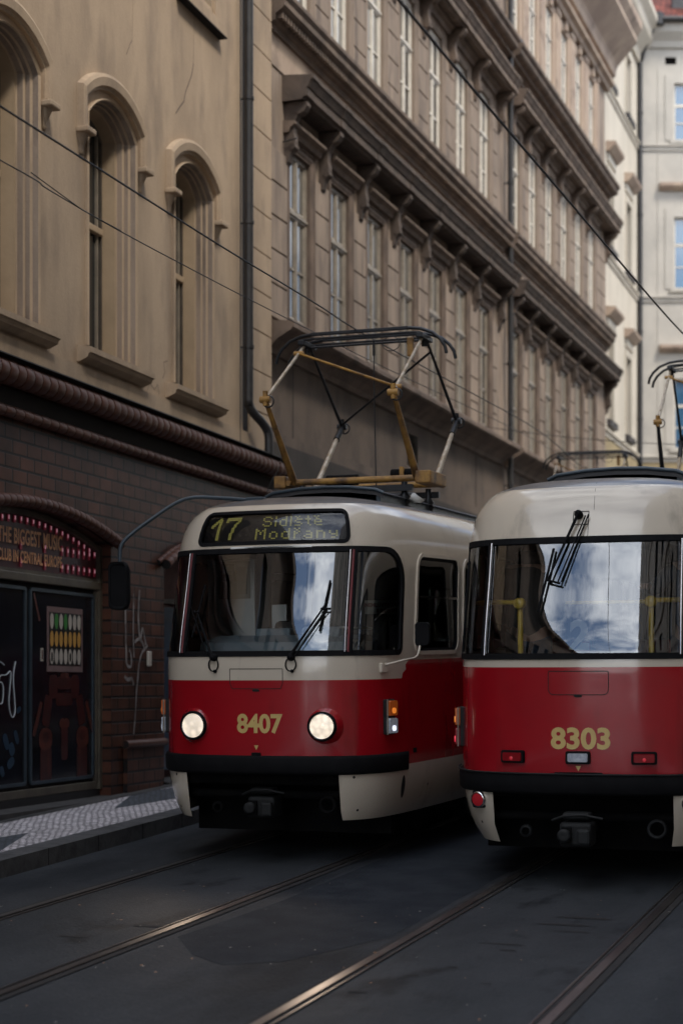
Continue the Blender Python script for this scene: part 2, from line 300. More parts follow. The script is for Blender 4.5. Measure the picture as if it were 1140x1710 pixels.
def rrect(x0,x1,y0,y1,r,step=.08,n=8):
    # r: (bl,br,tr,tl); counter-clockwise
    if isinstance(r,(int,float)): r=(r,)*4
    cs=[(x0,y0,r[0],math.pi),(x1,y0,r[1],1.5*math.pi),(x1,y1,r[2],0),(x0,y1,r[3],.5*math.pi)]
    arcs=[]
    for cx,cy,rr,a0 in cs:
        ox=cx+(rr if cx==x0 else -rr); oy=cy+(rr if cy==y0 else -rr)
        arcs.append([(ox+rr*math.cos(a0+math.pi/2*i/n),oy+rr*math.sin(a0+math.pi/2*i/n)) for i in range(n+1)])
    pts=[]
    for i in range(4):
        pts+=arcs[i]; a=arcs[i][-1]; b=arcs[(i+1)%4][0]
        k=rrect.k[i%2] if rrect.k else max(1,int(math.dist(a,b)/step))
        pts+=[(a[0]+(b[0]-a[0])*j/k,a[1]+(b[1]-a[1])*j/k) for j in range(1,k)]
    return pts
rrect.k=None
def rring(x0,x1,y0,y1,r,d):     # outer and inner (inset d) rings with equal point count
    rrect.k=(max(1,int((x1-x0)/.08)),max(1,int((y1-y0)/.08)))
    if isinstance(r,(int,float)): r=(r,)*4
    a=rrect(x0,x1,y0,y1,r); b=rrect(x0+d,x1-d,y0+d,y1-d,tuple(max(.004,q-d) for q in r)); rrect.k=None
    return a,b
def inside(p,poly):
    x,y=p; c=False; j=len(poly)-1
    for i in range(len(poly)):
        xi,yi=poly[i]; xj,yj=poly[j]
        if (yi>y)!=(yj>y) and x<(xj-xi)*(y-yi)/(yj-yi)+xi: c=not c
        j=i
    return c
def cdt(outer,holes=(),lines=(),gx=(),gy=()):
    vs=[];es=[]
    def loop(pl,closed=True):
        o=len(vs); vs.extend(Vector(p) for p in pl); k=len(pl)
        for i in range(k if closed else k-1): es.append((o+i,o+(i+1)%k))
    loop(outer)
    for hh in holes: loop(hh)
    for ln in lines: loop(ln,False)
    for x in gx:
        for y in gy:
            if inside((x,y),outer) and not any(inside((x,y),hh) for hh in holes): vs.append(Vector((x,y)))
    V,_,F,_,_,_=delaunay_2d_cdt(vs,es,[],0,1e-5)
    FF=[]
    for f in F:
        c=((V[f[0]].x+V[f[1]].x+V[f[2]].x)/3,(V[f[0]].y+V[f[1]].y+V[f[2]].y)/3)
        if inside(c,outer) and not any(inside(c,hh) for hh in holes): FF.append(list(f))
    return V,FF
def wall_sheet(mb,y0,y1,z0,z1,holes,x=0,T=None):
    V,F=cdt([(y0,z0),(y1,z0),(y1,z1),(y0,z1)],holes)
    T=T or (lambda s,z:(x,s,z))
    mb.add([T(v.x,v.y) for v in V],F)
def text_mesh(s,size,bold=0,spacing=1.0,sx=1.0,align='CENTER'):
    cu=bpy.data.curves.new('t','FONT'); cu.body=s; cu.size=size; cu.align_x=align; cu.offset=bold; cu.space_character=spacing; cu.resolution_u=4
    o=bpy.data.objects.new('t',cu); COL.objects.link(o); dg=bpy.context.evaluated_depsgraph_get(); dg.update()
    me=bpy.data.meshes.new_from_object(o.evaluated_get(dg)); V=[(v.co.x*sx,v.co.y) for v in me.vertices]; F=[list(p.vertices) for p in me.polygons]
    bpy.data.objects.remove(o); bpy.data.curves.remove(cu); bpy.data.meshes.remove(me); return V,F

# ------------------------------------------------------------------ ground, rails, pavement
def gz(y,l=0): return GR*y+l
def bend(y): return -.0024*max(0,y-14)**2
def strip(x0,x1,y0,y1,lift,step=2.0,mb=None,name='g',m='asphalt',f=None,thick=0):
    mb=mb or MB(); mb.m(m); f=f or (lambda y:0); n=max(1,int((y1-y0)/step)); A=[];B=[]
    for i in range(n+1):
        y=y0+(y1-y0)*i/n; A.append((x0+f(y),y,gz(y,lift))); B.append((x1+f(y),y,gz(y,lift)))
    if thick: mb.loft([[(p[0],p[1],p[2]-thick) for p in A],A,B,[(p[0],p[1],p[2]-thick) for p in B]])
    else: mb.loft([A,B])
    return mb
mb=MB(); mb.m('asphalt'); mb.add([(-250,-250,gz(-250,-.012)),(250,-250,gz(-250,-.012)),(250,300,gz(300,-.012)),(-250,300,gz(300,-.012))],[(0,1,2,3)]); mb.build('ground',kind='structure')
strip(-7.5,3.0,-60,62,-.004).build('road',kind='structure')
for xc in (-5.365,-2.45): strip(xc-.60,xc+.60,-40,62,.0,m='slab',f=bend).build('track_bed',kind='structure')
mb=MB(); mb.m('patch'); 
pp=[(-4.55,9.9),(-4.2,9.35),(-3.9,9.1),(-3.6,9.3),(-3.45,9.7),(-3.25,10.3),(-3.25,14),(-3.3,22),(-4.4,22),(-4.5,15),(-4.45,11.5),(-4.5,10.6)]
mb.add([(x,y,gz(y,-.0025)) for x,y in pp],[tuple(range(len(pp)))]); mb.build('asphalt_patch',kind='structure')
for xr,sg in ((-6.03,1),(-4.70,-1),(-3.115,1),(-1.785,-1)):
    mb=MB()
    strip(xr-.078,xr+.078,-40,62,.003,1.5,mb,m='groove',f=bend)
    strip(xr-.028,xr+.028,-40,62,.013,1.5,mb,m='dull_rail' if xr<-6 else 'rail',f=bend,thick=.008)
    strip(xr+sg*.066-.006,xr+sg*.066+.006,-40,62,.010,1.5,mb,m='rail',f=bend,thick=.006)
    mb.build('tram_rail',kind='structure')
kf=lambda y:-.038*(y-11.5) if y<18 else -.247-.01*(y-18)
mb=strip(-7.28,-7.02,-40,62,.14,1.5,m='kerb',f=kf,thick=.18); mb.m('joint')
for i in range(40):
    y=2+i*.98; mb.add([(-7.285+kf(y),y,gz(y,.142)),(-7.01+kf(y),y,gz(y,.142)),(-7.01+kf(y),y+.012,gz(y,.142)),(-7.285+kf(y),y+.012,gz(y,.142))],[(0,1,2,3)]); mb.add([(-7.015+kf(y),y,gz(y,.142)),(-7.015+kf(y),y,gz(y)),(-7.015+kf(y),y+.012,gz(y)),(-7.015+kf(y),y+.012,gz(y,.142))],[(0,1,2,3)])
mb.build('kerb',kind='structure')
mb=strip(-9.6,-7.28,-40,62,.13,1.5,m='mosaic',f=lambda y:0); 
for i,v in enumerate(mb.v):
    if abs(v[0]+7.28)<.01: mb.v[i]=(v[0]+kf(v[1]),v[1],v[2])
mb.build('pavement',kind='structure')
strip(-9.5,-8.52,-40,62,.135,1.5,m='slabs',f=lambda y:-.03*(y-14)).build('pavement_edge_strip',kind='structure')
strip(1.0,6.0,-60,62,.13,2,m='mosaic').build('pavement',kind='structure')
# litter and leaf specks on the road (stuff)
mb=MB(); mb.m('dot_white')
for i in range(240):
    x=random.uniform(-6.8,-1.2); y=random.uniform(7.4,13); a=random.uniform(0,3); r=random.uniform(.004,.012)
    mb.m(random.choice(['dot_white','slabs','copper','kerb'])); mb.add([(x+r*math.cos(a+t),y+r*math.sin(a+t)*.8,gz(y,.018)) for t in (0,1.5,3,4.6)],[(0,1,2,3)])
mb.build('road_grit',kind='stuff')
# oil stains in the middle of the right-hand track
mb=MB(); mb.m('groove')
for x,y,a,b in ((-2.2,11.3,.17,.05),(-2.28,11.0,.16,.045),(-2.18,10.75,.11,.03),(-2.5,10.2,.13,.03),(-2.42,10.0,.05,.03),(-2.75,9.1,.04,.05),(-2.9,8.6,.05,.03),(-2.6,9.4,.03,.03),(-2.3,9.0,.03,.02),(-4.9,10.2,.12,.05),(-5.2,9.7,.1,.03)):
    mb.add([(x+a*math.cos(t)*(1+.3*math.sin(3*t+x)),y+b*math.sin(t)*(1+.3*math.cos(2*t)),gz(y,.0025)) for t in (6.283*i/20 for i in range(20))],[tuple(range(20))])
mb.build('oil_stain',kind='stuff')

# ------------------------------------------------------------------ facade helpers (local x = out to the street, y = along the facade, z up)
def archring(c,hw,z0,zs,rise,x,n=20,full=False):
    pts=[(c-hw,z0)]
    k=6
    pts+=[(c-hw,z0+(zs-z0)*i/k) for i in range(1,k)]
    Rr=(hw*hw+rise*rise)/(2*rise); a=math.asin(min(1,hw/Rr)); zc=zs+rise-Rr
    pts+=[(c+Rr*math.sin(-a+2*a*i/n),zc+Rr*math.cos(-a+2*a*i/n)) for i in range(n+1)]
    pts+=[(c+hw,zs-(zs-z0)*i/k) for i in range(1,k)]+[(c+hw,z0)]
    return pts if x is None else [(x,p[0],p[1]) for p in pts]
def rollseg(mb,path,r,seg=.16,n=10,gap=.012,mat_='roll'):
    """row of round glazed roll tiles along a path, separated by dark joints"""
    P=[Vector(p) for p in path]; d=[0]
    for i in range(1,len(P)): d.append(d[-1]+(P[i]-P[i-1]).length)
    tot=d[-1]; k=max(1,round(tot/seg)); 
    def at(t):
        t=max(0,min(tot,t)); 
        for i in range(1,len(P)):
            if t<=d[i]: return P[i-1].lerp(P[i],(t-d[i-1])/max(1e-9,d[i]-d[i-1]))
        return P[-1]
    mb.m(mat_)
    for i in range(k):
        a,b=tot*i/k+gap/2,tot*(i+1)/k-gap/2; j=random.uniform(.975,1.02)
        mb.tube([at(a),at(a+.006),at((a+b)/2),at(b-.006),at(b)],r*j,n,None,True)
        # small taper towards the joint
        o=len(mb.v)-5*n-2*n
        for q in range(n):
            for ring in (0,4):
                idx=o+ring*n+q; c=at(a if ring==0 else b); v=Vector(mb.v[idx]); mb.v[idx]=tuple(c+(v-c)*.975)
    mb.m('joint'); mb.tube(path,r*.955,n)
# ------------------------------------------------------------------ building 1: plaster over glazed brown tiles
A1=R(1.7)
b1=empty('plaster_building',(-8.85,17.0,0),(0,0,A1),label='tan plaster building with arched windows over a brown glazed tile ground floor',cat='building')
WC=[-1.94,.48,2.9]; WALL_TOP=15
OPW=dict(z0=5.62,zs=8.2,rise=.30)
wh=[archring(c,.66,OPW['z0'],OPW['zs'],OPW['rise'],None) for c in WC+[-4.36,-6.78]]
upw=[[(c-.5,10.75),(c+.5,10.75),(c+.5,13.6),(c-.5,13.6)] for c in (3.1,.68,-1.74,-4.1)]
mb=MB(); mb.m('plaster'); wall_sheet(mb,-9,4.72,4.9,WALL_TOP,wh+upw)
mb.box(-.3,-12,-9,-8.9,0,WALL_TOP); mb.box(-12,-11.9,-9,5.7,0,WALL_TOP); mb.box(-12,.0,-9,5.7,WALL_TOP,WALL_TOP+.2)
mb.box(.0,.05,-9,4.9,5.13,5.36)                                         # base band above the roll
# rusticated corner strip
z=5.15
while z<WALL_TOP:
    mb.box(-.25,.035,4.90,5.77,z+.006,min(z+.565,WALL_TOP)-.006,b=.008); z+=.565
mb.m('joint'); mb.box(-.3,.0,4.7,5.76,0,WALL_TOP)
mb.build('wall',parent=b1)
def hair(mb,pts,w,x=.003):     # crack: thin sheet in the facade plane
    for (a,b) in zip(pts,pts[1:]):
        d=(Vector(b)-Vector(a)); n=Vector((-d.y,d.x)).normalized()*w
        mb.add([(x,a[0]+n.x,a[1]+n.y),(x,b[0]+n.x,b[1]+n.y),(x,b[0]-n.x,b[1]-n.y),(x,a[0]-n.x,a[1]-n.y)],[(0,1,2,3)])
mb=MB(); mb.m('cornice')
hair(mb,[(2.35,8.98),(2.5,9.12),(2.62,9.22),(2.66,9.34),(2.86,9.62),(2.93,9.8)],.010)
hair(mb,[(2.93,9.8),(2.94,10.2),(2.95,10.5),(2.90,10.62)],.004); hair(mb,[(2.95,10.5),(3.03,10.52),(3.12,10.63)],.006)
hair(mb,[(.9,9.2),(1.0,9.36),(1.06,9.42)],.006); hair(mb,[(1.06,9.42),(1.08,9.9),(1.1,10.8)],.003)
hair(mb,[(1.95,5.62),(2.02,5.7),(1.98,5.82),(2.1,5.86)],.006); hair(mb,[(1.5,5.40),(1.56,5.5),(1.7,5.44),(1.8,5.52),(1.84,5.4)],.005)
mb.build('crack',parent=b1)
for c in WC+[-4.36]:
    # moulded splayed reveal
    mb=MB(); mb.m('plaster'); ST=[(.66,0),(.66,.03),(.64,.045),(.61,.03),(.60,-.03),(.575,-.05),(.57,-.10),(.545,-.085),(.52,-.10),(.51,-.16),(.49,-.17)]
    RG=[archring(c,hw,5.62,8.2,.30*hw/.66,x) for hw,x in ST]
    mb.loft(RG[:4]); mb.m('soot'); mb.loft(RG[3:5]); mb.m('plaster'); mb.loft(RG[4:6]); mb.m('soot'); mb.loft(RG[5:7]); mb.m('plaster'); mb.loft(RG[6:9]); mb.m('soot'); mb.loft(RG[8:10]); mb.m('plaster'); mb.loft(RG[9:])  # darker stucco on the inner steps paints their shade
    mb.m('reveal'); mb.loft([archring(c,hw,5.62,8.2,.30*hw/.66,x) for hw,x in ((.49,-.17),(.455,-.165),(.45,-.19),(.41,-.34))])
    wdo=mb.build('window_surround',parent=b1)
    mb=MB(); mb.m('old_frame'); f0=archring(c,.42,5.62,8.2,.18,-.305); f1=archring(c,.385,5.66,8.18,.17,-.305); f2=archring(c,.385,5.66,8.18,.17,-.35);     mb.loft([f0,f1,f2]); mb.m('reveal'); mb.box(-.35,-.28,c-.40,c+.40,7.10,7.18,b=.01); mb.m('brown_frame'); mb.box(-.35,-.315,c+.30,c+.33,5.66,7.1); mb.box(-.35,-.315,c+.30,c+.33,7.18,8.3); mb.m('old_frame'); mb.box(-.35,-.30,c-.38,c+.38,5.62,5.68)
    fr=mb.build('frame',parent=wdo)
    mb=MB(); mb.m('pane_dark'); r0=archring(c,.41,5.62,8.2,.17,-.345); mb.add(r0,[tuple(range(len(r0)))]); mb.build('pane',parent=wdo)
    mb=MB(); mb.m('plaster')       # sloped sill
    mb.sweep([(-.4,5.66),(.17,5.56),(.17,5.50),(.145,5.49),(.13,5.45),(.04,5.41),(-.02,5.40),(-.4,5.4)],c-.86,c+.86); mb.build('sill',parent=wdo)
    mb=MB(); mb.m('plaster')       # hood mould with dropped ends
    def hr(hw,zoff,x): 
        Rr=archring(c,hw,7.98,8.36+zoff,.30*hw/.78,x); return Rr
    mb.loft([hr(.73,-.05,0.0),hr(.73,-.05,.045),hr(.75,-.03,.05),hr(.76,-.02,.085),hr(.81,.05,.095),hr(.84,.08,.075),hr(.85,.09,0)])
    for sg in (-1,1):
        y=c+sg*.78
        mb.box(0,.094,y-.068,y+.068,7.965,7.985)
        mb.box(0,.15,y-.11,y+.11,7.90,7.965,b=.015)
        mb.lathe((.0,y,7.70),(0,0,1),[(.02,-.02),(.04,0),(.035,.05),(.055,.10),(.08,.16),(.10,.2)],12)
    mb.build('hood_mould',parent=wdo)
for c in (3.1,.68,-1.74):
    mb=MB(); mb.m('plaster'); mb.box(0,.11,c-.72,c+.72,10.44,10.50); mb.box(0,.10,c-.68,c+.68,10.50,10.60,b=.01); mb.box(-.25,.0,c-.5,c-.46,10.6,13.6); mb.box(-.25,0,c+.46,c+.5,10.6,13.6)
    mb.box(0,.04,c-.62,c-.5,10.6,13.6); mb.box(0,.04,c+.5,c+.62,10.6,13.6); mb.m('joint'); mb.box(.0,.115,c-.73,c+.73,10.425,10.44)
    w_=mb.build('upper_window',parent=b1); mb=MB(); mb.m('pane_dark'); mb.box(-.27,-.24,c-.5,c+.5,10.6,13.6); mb.build('pane',parent=w_)
# brick base with two arched openings
AR1=dict(c=-1.42,hw=1.87,zs=3.44,rise=.27); AR2=dict(c=3.35,hw=1.40,zs=3.30,rise=.36)
mb=MB(); mb.m('brick')
h1=archring(AR1['c'],AR1['hw'],.05,AR1['zs'],AR1['rise'],None); h2=archring(AR2['c'],AR2['hw'],.05,AR2['zs'],AR2['rise'],None)
h3=archring(-6.4,1.87,.05,3.3,.33,None)
wall_sheet(mb,-9,5.77,-1.5,5.16,[h1,h2,h3],x=.02)
for hh,m_ in ((h1,'brick'),(h2,'brick'),(h3,'brick')): mb.loft([[(.02,a,b) for a,b in hh],[(-.45,a,b) for a,b in hh]])
mb.box(-.5,.07,.78,1.80,.2,1.14)                                            # pier foot
mb.box(-12,.02,5.70,5.77,-1,5.1)
mb.build('tiled_base',parent=b1)
mb=MB(); rollseg(mb,[(.07,.72,1.19),(.07,1.86,1.19)],.05,1.2,gap=.0); mb.build('pier_band',parent=b1)
for zc,r,x,ye,nm in ((4.955,.125,.16,5.95,'roll_moulding'),(4.60,.062,.08,5.75,'roll_moulding')):
    mb=MB(); rollseg(mb,[(x,-9,zc),(x,ye,zc)],r,.17 if r>.1 else .19,n=12)
    if r>.1: mb.lathe((x,ye,zc),(0,1,0),[(r*.97,0),(r*.9,.03),(r*.6,.07),(0.001,.09)],12)
    mb.m('roll'); mb.build(nm,parent=b1)
mb=MB(); mb.m('joint'); mb.sweep([(.02,5.08),(.27,5.085),(.27,5.10),(.05,5.16),(.02,5.16)],-9,5.95); mb.m('lead'); mb.sweep([(.02,5.101),(.285,5.086),(.285,5.096),(.05,5.17),(.02,5.17)],-9,6.0)
mb.m('joint'); mb.box(.02,.07,-9,5.77,4.66,4.83); mb.build('lead_flashing',parent=b1)
# arch rolls
for A,nm in ((AR1,1),(AR2,2)):
    mb=MB(); ring=[p for p in archring(A['c'],A['hw']+.10,A['zs']-.05,A['zs']+.04,A['rise'],.09,n=40)]
    ring=ring[6:-6] ; rollseg(mb,ring,.066,.13,n=10,gap=.008); mb.build('arch_roll',parent=b1)
    mb=MB(); ring=[p for p in archring(A['c'],A['hw']+.20,A['zs']-.05,A['zs']+.06,A['rise'],.03,n=40)][6:-6]; rollseg(mb,ring,.035,.12,n=8); mb.build('arch_roll',parent=b1)
# club doors inside arch 1
D=-.14
dg_=empty('club_door',(0,0,0),parent=b1)
def panel(y0,y1,z0,z1):
    mb=MB(); a,b=rring(y0,y1,z0,z1,.05,.035); T=lambda q,x:[(x,p[0],p[1]) for p in q]
    mb.m('steelblue'); mb.loft([T(a,D),T(a,D+.025),T(b,D+.025),T(b,D+.005)],True)
    fr=mb.build('door_frame',parent=dg_)
    mb=MB(); mb.m('club_panel'); mb.add(T(b,D+.006),[tuple(range(len(b)))]); mb.build('door_panel',parent=dg_)
for y0,y1 in ((-1.22,.30),(-2.9,-1.30)): panel(y0,y1,.83,2.90)
mb=MB(); mb.m('bronze'); mb.box(D-.04,D+.05,-3.3,.47,2.95,3.04,b=.01); mb.box(D-.04,D+.03,-3.3,.47,3.04,3.075)
mb.box(D-.04,D+.05,.38,.45,.7,3.5); mb.box(D-.04,D+.02,-3.3,.45,.70,.79,b=.008); mb.box(D-.04,D+.035,.33,.38,.79,2.95)
mb.m('joint'); mb.box(D-.2,D-.01,-3.3,.46,-.6,3.7); mb.box(D-.2,D+.02,-3.3,.46,-.6,.70); mb.m('slabs'); mb.sweep([(-.14,-.6),(.12,-.6),(.12,.60),(.09,.60),(-.14,.62)],-4.2,.1); mb.build('door_surround',parent=dg_)
# printed robot-like figure and bottle-cap rack on the right leaf (flat prints on the door glass)
def blob(mb,c,ry,rz,m_,x,tilt=0,n=20,pw=2.6):
    pts=[]
    for i in range(n):
        t=2*math.pi*i/n; a=abs(math.cos(t))**(2/pw)*math.copysign(1,math.cos(t))*ry; b=abs(math.sin(t))**(2/pw)*math.copysign(1,math.sin(t))*rz
        pts.append((x,c[0]+a*math.cos(tilt)-b*math.sin(tilt),c[1]+a*math.sin(tilt)+b*math.cos(tilt)))
    mb.m(m_); mb.add(pts,[tuple(range(n))])
mb=MB(); X0=D+.010
cx_=-.42
for sg in (-1,1):
    blob(mb,(cx_+sg*.26,1.86),.10,.13,'rust',X0,pw=4); blob(mb,(cx_+sg*.40,1.60),.09,.17,'rust',X0,sg*.25,pw=5); blob(mb,(cx_+sg*.62,1.52),.035,.20,'rust2',X0+.001,sg*.45,pw=6)
    blob(mb,(cx_+sg*.44,1.30),.15,.12,'rust2',X0+.002); blob(mb,(cx_+sg*.44,1.32),.07,.06,'rust',X0+.003); blob(mb,(cx_+sg*.43,1.02),.13,.19,'rust',X0+.001,pw=8); blob(mb,(cx_+sg*.37,1.04),.02,.15,'rust2',X0+.003,pw=4)
blob(mb,(cx_,1.72),.20,.07,'rust',X0+.001,pw=6); blob(mb,(cx_,1.90),.17,.07,'rust',X0+.001,pw=5); blob(mb,(cx_,1.98),.10,.03,'rust2',X0+.003,pw=3)
blob(mb,(cx_-.045,1.46),.075,.055,'rust2',X0+.002,pw=2); blob(mb,(cx_+.045,1.46),.075,.055,'rust2',X0+.003,pw=2); blob(mb,(cx_,1.25),.08,.19,'rust',X0+.001,pw=6)
blob(mb,(-1.06,2.70),.018,.16,'rust2',X0+.002,.42,pw=8)
mb.build('printed_figure',parent=dg_)
mb=MB(); mb.m('pinkwall'); mb.box(D+.006,D+.014,-.82,.02,2.02,2.72); mb.m('display'); mb.box(D+.014,D+.017,-.78,-.02,2.09,2.66); rk=mb.build('cap_rack_print',parent=dg_)
mb=MB()
for j,row in enumerate(('wgwgwww','yyyyyyy','wwwwwww')):
    for i,ch in enumerate(row):
        blob(mb,(-.73+i*.108,2.565-j*.19),.044,.086,{'w':'dot_white','g':'dot_green','y':'dot_yellow'}[ch],D+.02,pw=2)
for i in (0,4): blob(mb,(-.73+i*.108,2.18),.018,.05,'joint',D+.022,pw=3)
mb.build('bottle_cap',parent=rk)
mb=MB(); mb.m('dot_white'); mb.box(D+.008,D+.012,-.97,-.91,2.13,2.27); mb.m('rust2'); mb.box(D+.012,D+.014,-.95,-.925,2.15,2.25); mb.build('sticker',parent=dg_)
# dim blue shapes on the left leaf and marker tag
for c,ry,rz in (((-1.72,1.30),.05,.09),((-1.6,1.22),.06,.07),((-1.5,1.34),.04,.08),((-1.62,1.08),.08,.05),((-1.45,1.62),.05,.03),((-1.8,1.0),.04,.06)): mb=MB(); blob(mb,c,ry,rz,'navy',X0,.5); mb.build('printed_pattern',parent=dg_)
mb=MB(); mb.m('marker'); TG=lambda l:[(D+.012,a,b) for a,b in l]
def smooth(l,n=6):
    o=[]
    for i in range(len(l)-1):
        p0,p1,p2,p3=l[max(i-1,0)],l[i],l[i+1],l[min(i+2,len(l)-1)]
        for k in range(n):
            t=k/n; o.append(tuple(.5*(2*p1[q]+(p2[q]-p0[q])*t+(2*p0[q]-5*p1[q]+4*p2[q]-p3[q])*t*t+(3*p1[q]-p0[q]-3*p2[q]+p3[q])*t**3) for q in range(len(p1))))
    return o+[tuple(l[-1])]
mb.tube(TG(smooth([(-2.35,1.75),(-2.2,2.0),(-2.12,1.7),(-2.0,2.02),(-1.94,1.72),(-1.86,1.9),(-1.78,1.86),(-1.80,1.70),(-1.88,1.72),(-1.86,1.95),(-1.72,1.98),(-1.62,2.0),(-1.66,1.70),(-1.60,1.55),(-1.53,1.62),(-1.57,1.95),(-1.52,2.12)])),.006,5)
mb.tube(TG(smooth([(-1.98,2.1),(-1.84,2.11),(-1.76,2.08)])),.006,5); mb.build('marker_tag',parent=dg_)
# sign board over the doors
sg_=empty('club_sign',(-8.85,17.0,0),(0,0,A1),label='dark red club sign with copper lettering and pink lamp bars over the black doors',cat='sign')
S0=D+.0
mb=MB(); mb.m('club_red'); ring=[(S0,a,b) for a,b in archring(-1.42,1.84,3.08,3.41,.26,None)]; mb.add(ring,[tuple(range(len(ring)))]); mb.build('sign_board',parent=sg_)
mb=MB(); mb.m('bronze'); ra=archring(-1.42,1.86,3.08,3.43,.27,None); rb=archring(-1.42,1.80,3.08,3.385,.255,None)
mb.loft([[(S0,a,b) for a,b in ra],[(S0+.05,a,b) for a,b in ra],[(S0+.05,a,b) for a,b in rb],[(S0,a,b) for a,b in rb]]); mb.build('sign_frame',parent=sg_)
for i in range(24):
    y=.33-i*.133
    zt=3.385+.255*(1-((y+1.42)/1.8)**2)-.015
    for j,(za,zb) in enumerate(((3.10,3.20),(3.28,3.39),(zt-.075,zt))):
        if zb>zt+.001 or (j<2 and -2.0<y<-.47 and i%4!=1): continue
        mb=MB(); mb.m('club_bulb'); mb.box(S0+.004,S0+.012,y-.024,y+.024,za,zb,b=.003)
        if y>-.55 or j==2 or i%4==1: 
            mb.m('club_spark'); mb.box(S0+.012,S0+.018,y-.009,y+.009,(za+zb)/2-.01,(za+zb)/2+.03,b=.002)
        mb.build('lamp_bar',parent=sg_)
for txt,z0,size,w in (('THE BIGGEST MUSIC',3.325,.175,1.0),('CLUB IN CENTRAL EUROPE',3.14,.15,1.0)):
    V,F=text_mesh(txt,size,.004,1.05); x0=min(v[0] for v in V); x1=max(v[0] for v in V); zt0=min(v[1] for v in V); zt1=max(v[1] for v in V)
    Y0,Y1=-1.93,-.52; hgt=.165 if 'THE' in txt else .125
    mb=MB(); mb.m('copper'); P=[(Y0+(v[0]-x0)/(x1-x0)*(Y1-Y0),z0+(v[1]-zt0)/(zt1-zt0)*hgt) for v in V]
    mb.add([(S0+.035,a,b) for a,b in P],F); mb.build('lettering',parent=sg_)
# arch 2: pinkish wall with a grille and a navy door
mb=MB(); mb.m('pinkwall'); mb.box(-.6,-.38,1.9,4.8,-.5,3.8); mb.m('joint'); mb.box(-.38,-.36,2.35,2.5,3.15,3.35); mb.m('bronze'); mb.box(-.37,-.34,1.95,4.7,2.92,2.98); mb.build('door_recess',parent=b1)
mb=MB(); mb.m('navy'); q=archring(2.85,.72,.8,2.65,.22,-.34); q2=[(-.31,a,b) for _,a,b in q]; mb.loft([q,q2]); mb.add(q2,[tuple(range(len(q2)))])
mb.m('steelblue'); r1=archring(2.85,.60,.95,2.56,.18,-.305); r2=archring(2.85,.56,.99,2.53,.17,-.305); mb.loft([[(-.31,a,b) for _,a,b in r1],r1,r2,[(-.31,a,b) for _,a,b in r2]]); nd=mb.build('door',parent=b1)
mb=MB(); mb.m('chrome'); mb.tube([(-.28,2.35,1.65),(-.25,2.35,1.65),(-.25,2.35,1.5)],.012,8); mb.build('handle',parent=nd)
mb=MB(); mb.m('slabs'); mb.box(-.4,.10,1.95,4.75,-.5,.70,b=.01); mb.m('cream_wall'); mb.box(-.1,-.05,1.98,2.05,.75,1.15); mb.build('door_step',parent=b1)
# spray paint on the pier
GX=.026
def stroke(l,w):
    mb=MB(); mb.m('graffiti')
    l=smooth(l,5)
    for i in range(len(l)-1):
        a,b=Vector(l[i]),Vector(l[i+1]); d=b-a
        if d.length<1e-5: continue
        n=Vector((-d.y,d.x)).normalized()*w
        mb.add([(GX,a.x+n.x,a.y+n.y),(GX,b.x+n.x,b.y+n.y),(GX,b.x-n.x,b.y-n.y),(GX,a.x-n.x,a.y-n.y)],[(0,1,2,3)])
    mb.build('graffiti',parent=b1)
stroke([(.82,2.75),(.84,2.3),(.86,2.12),(.98,2.1),(.97,2.25),(.92,2.28)],.018)
stroke([(1.05,2.95),(1.04,2.45),(1.06,2.2)],.014); stroke([(1.22,3.0),(1.18,2.7),(1.24,2.4),(1.30,2.55),(1.40,2.35)],.02)
stroke([(.80,1.98),(.88,1.94),(1.0,1.95),(1.05,1.88)],.022); stroke([(1.45,2.35),(1.25,2.22),(1.15,1.9),(1.1,1.55),(1.05,1.3)],.016); stroke([(1.22,2.15),(1.12,1.7),(1.08,1.4)],.009)
stroke([(1.08,2.38),(1.2,2.42),(1.32,2.36),(1.36,2.28)],.02)
mb=MB(); mb.m('dot_white'); mb.box(.02,.045,1.43,1.53,2.1,2.28,b=.008); mb.build('door_bell',parent=b1)
# drainpipe between buildings
dp=MB(); dp.m('pipe'); r=.062
dp.tube(smooth([(.12,4.62,14.9),(.12,4.62,9),(.12,4.62,6.0),(.12,4.63,5.72),(.16,4.72,5.60),(.20,4.88,5.52),(.24,5.0,5.42),(.26,5.03,5.3),(.26,5.03,5.08)],5),r,12)
for z in (13.3,11.6,9.9,8.2,6.5): dp.tube([(.12,4.62,z-.02),(.12,4.62,z+.02)],r+.012,12); dp.box(0,.1,4.61,4.63,z-.01,z+.01)
dp.tube([(.05,4.47,5.0),(.05,4.47,9.5),(.05,4.47,14.8)],.008,6)
dp.build('drainpipe',parent=b1)
mb=MB(); mb.m('wire'); mb.tube(smooth([(.1,4.75,5.75),(.22,4.98,5.55),(.33,5.25,5.3),(.34,5.3,5.0),(.25,5.15,4.7),(.2,5.1,4.55)]),.006,6); mb.build('loose_cable',parent=b1)

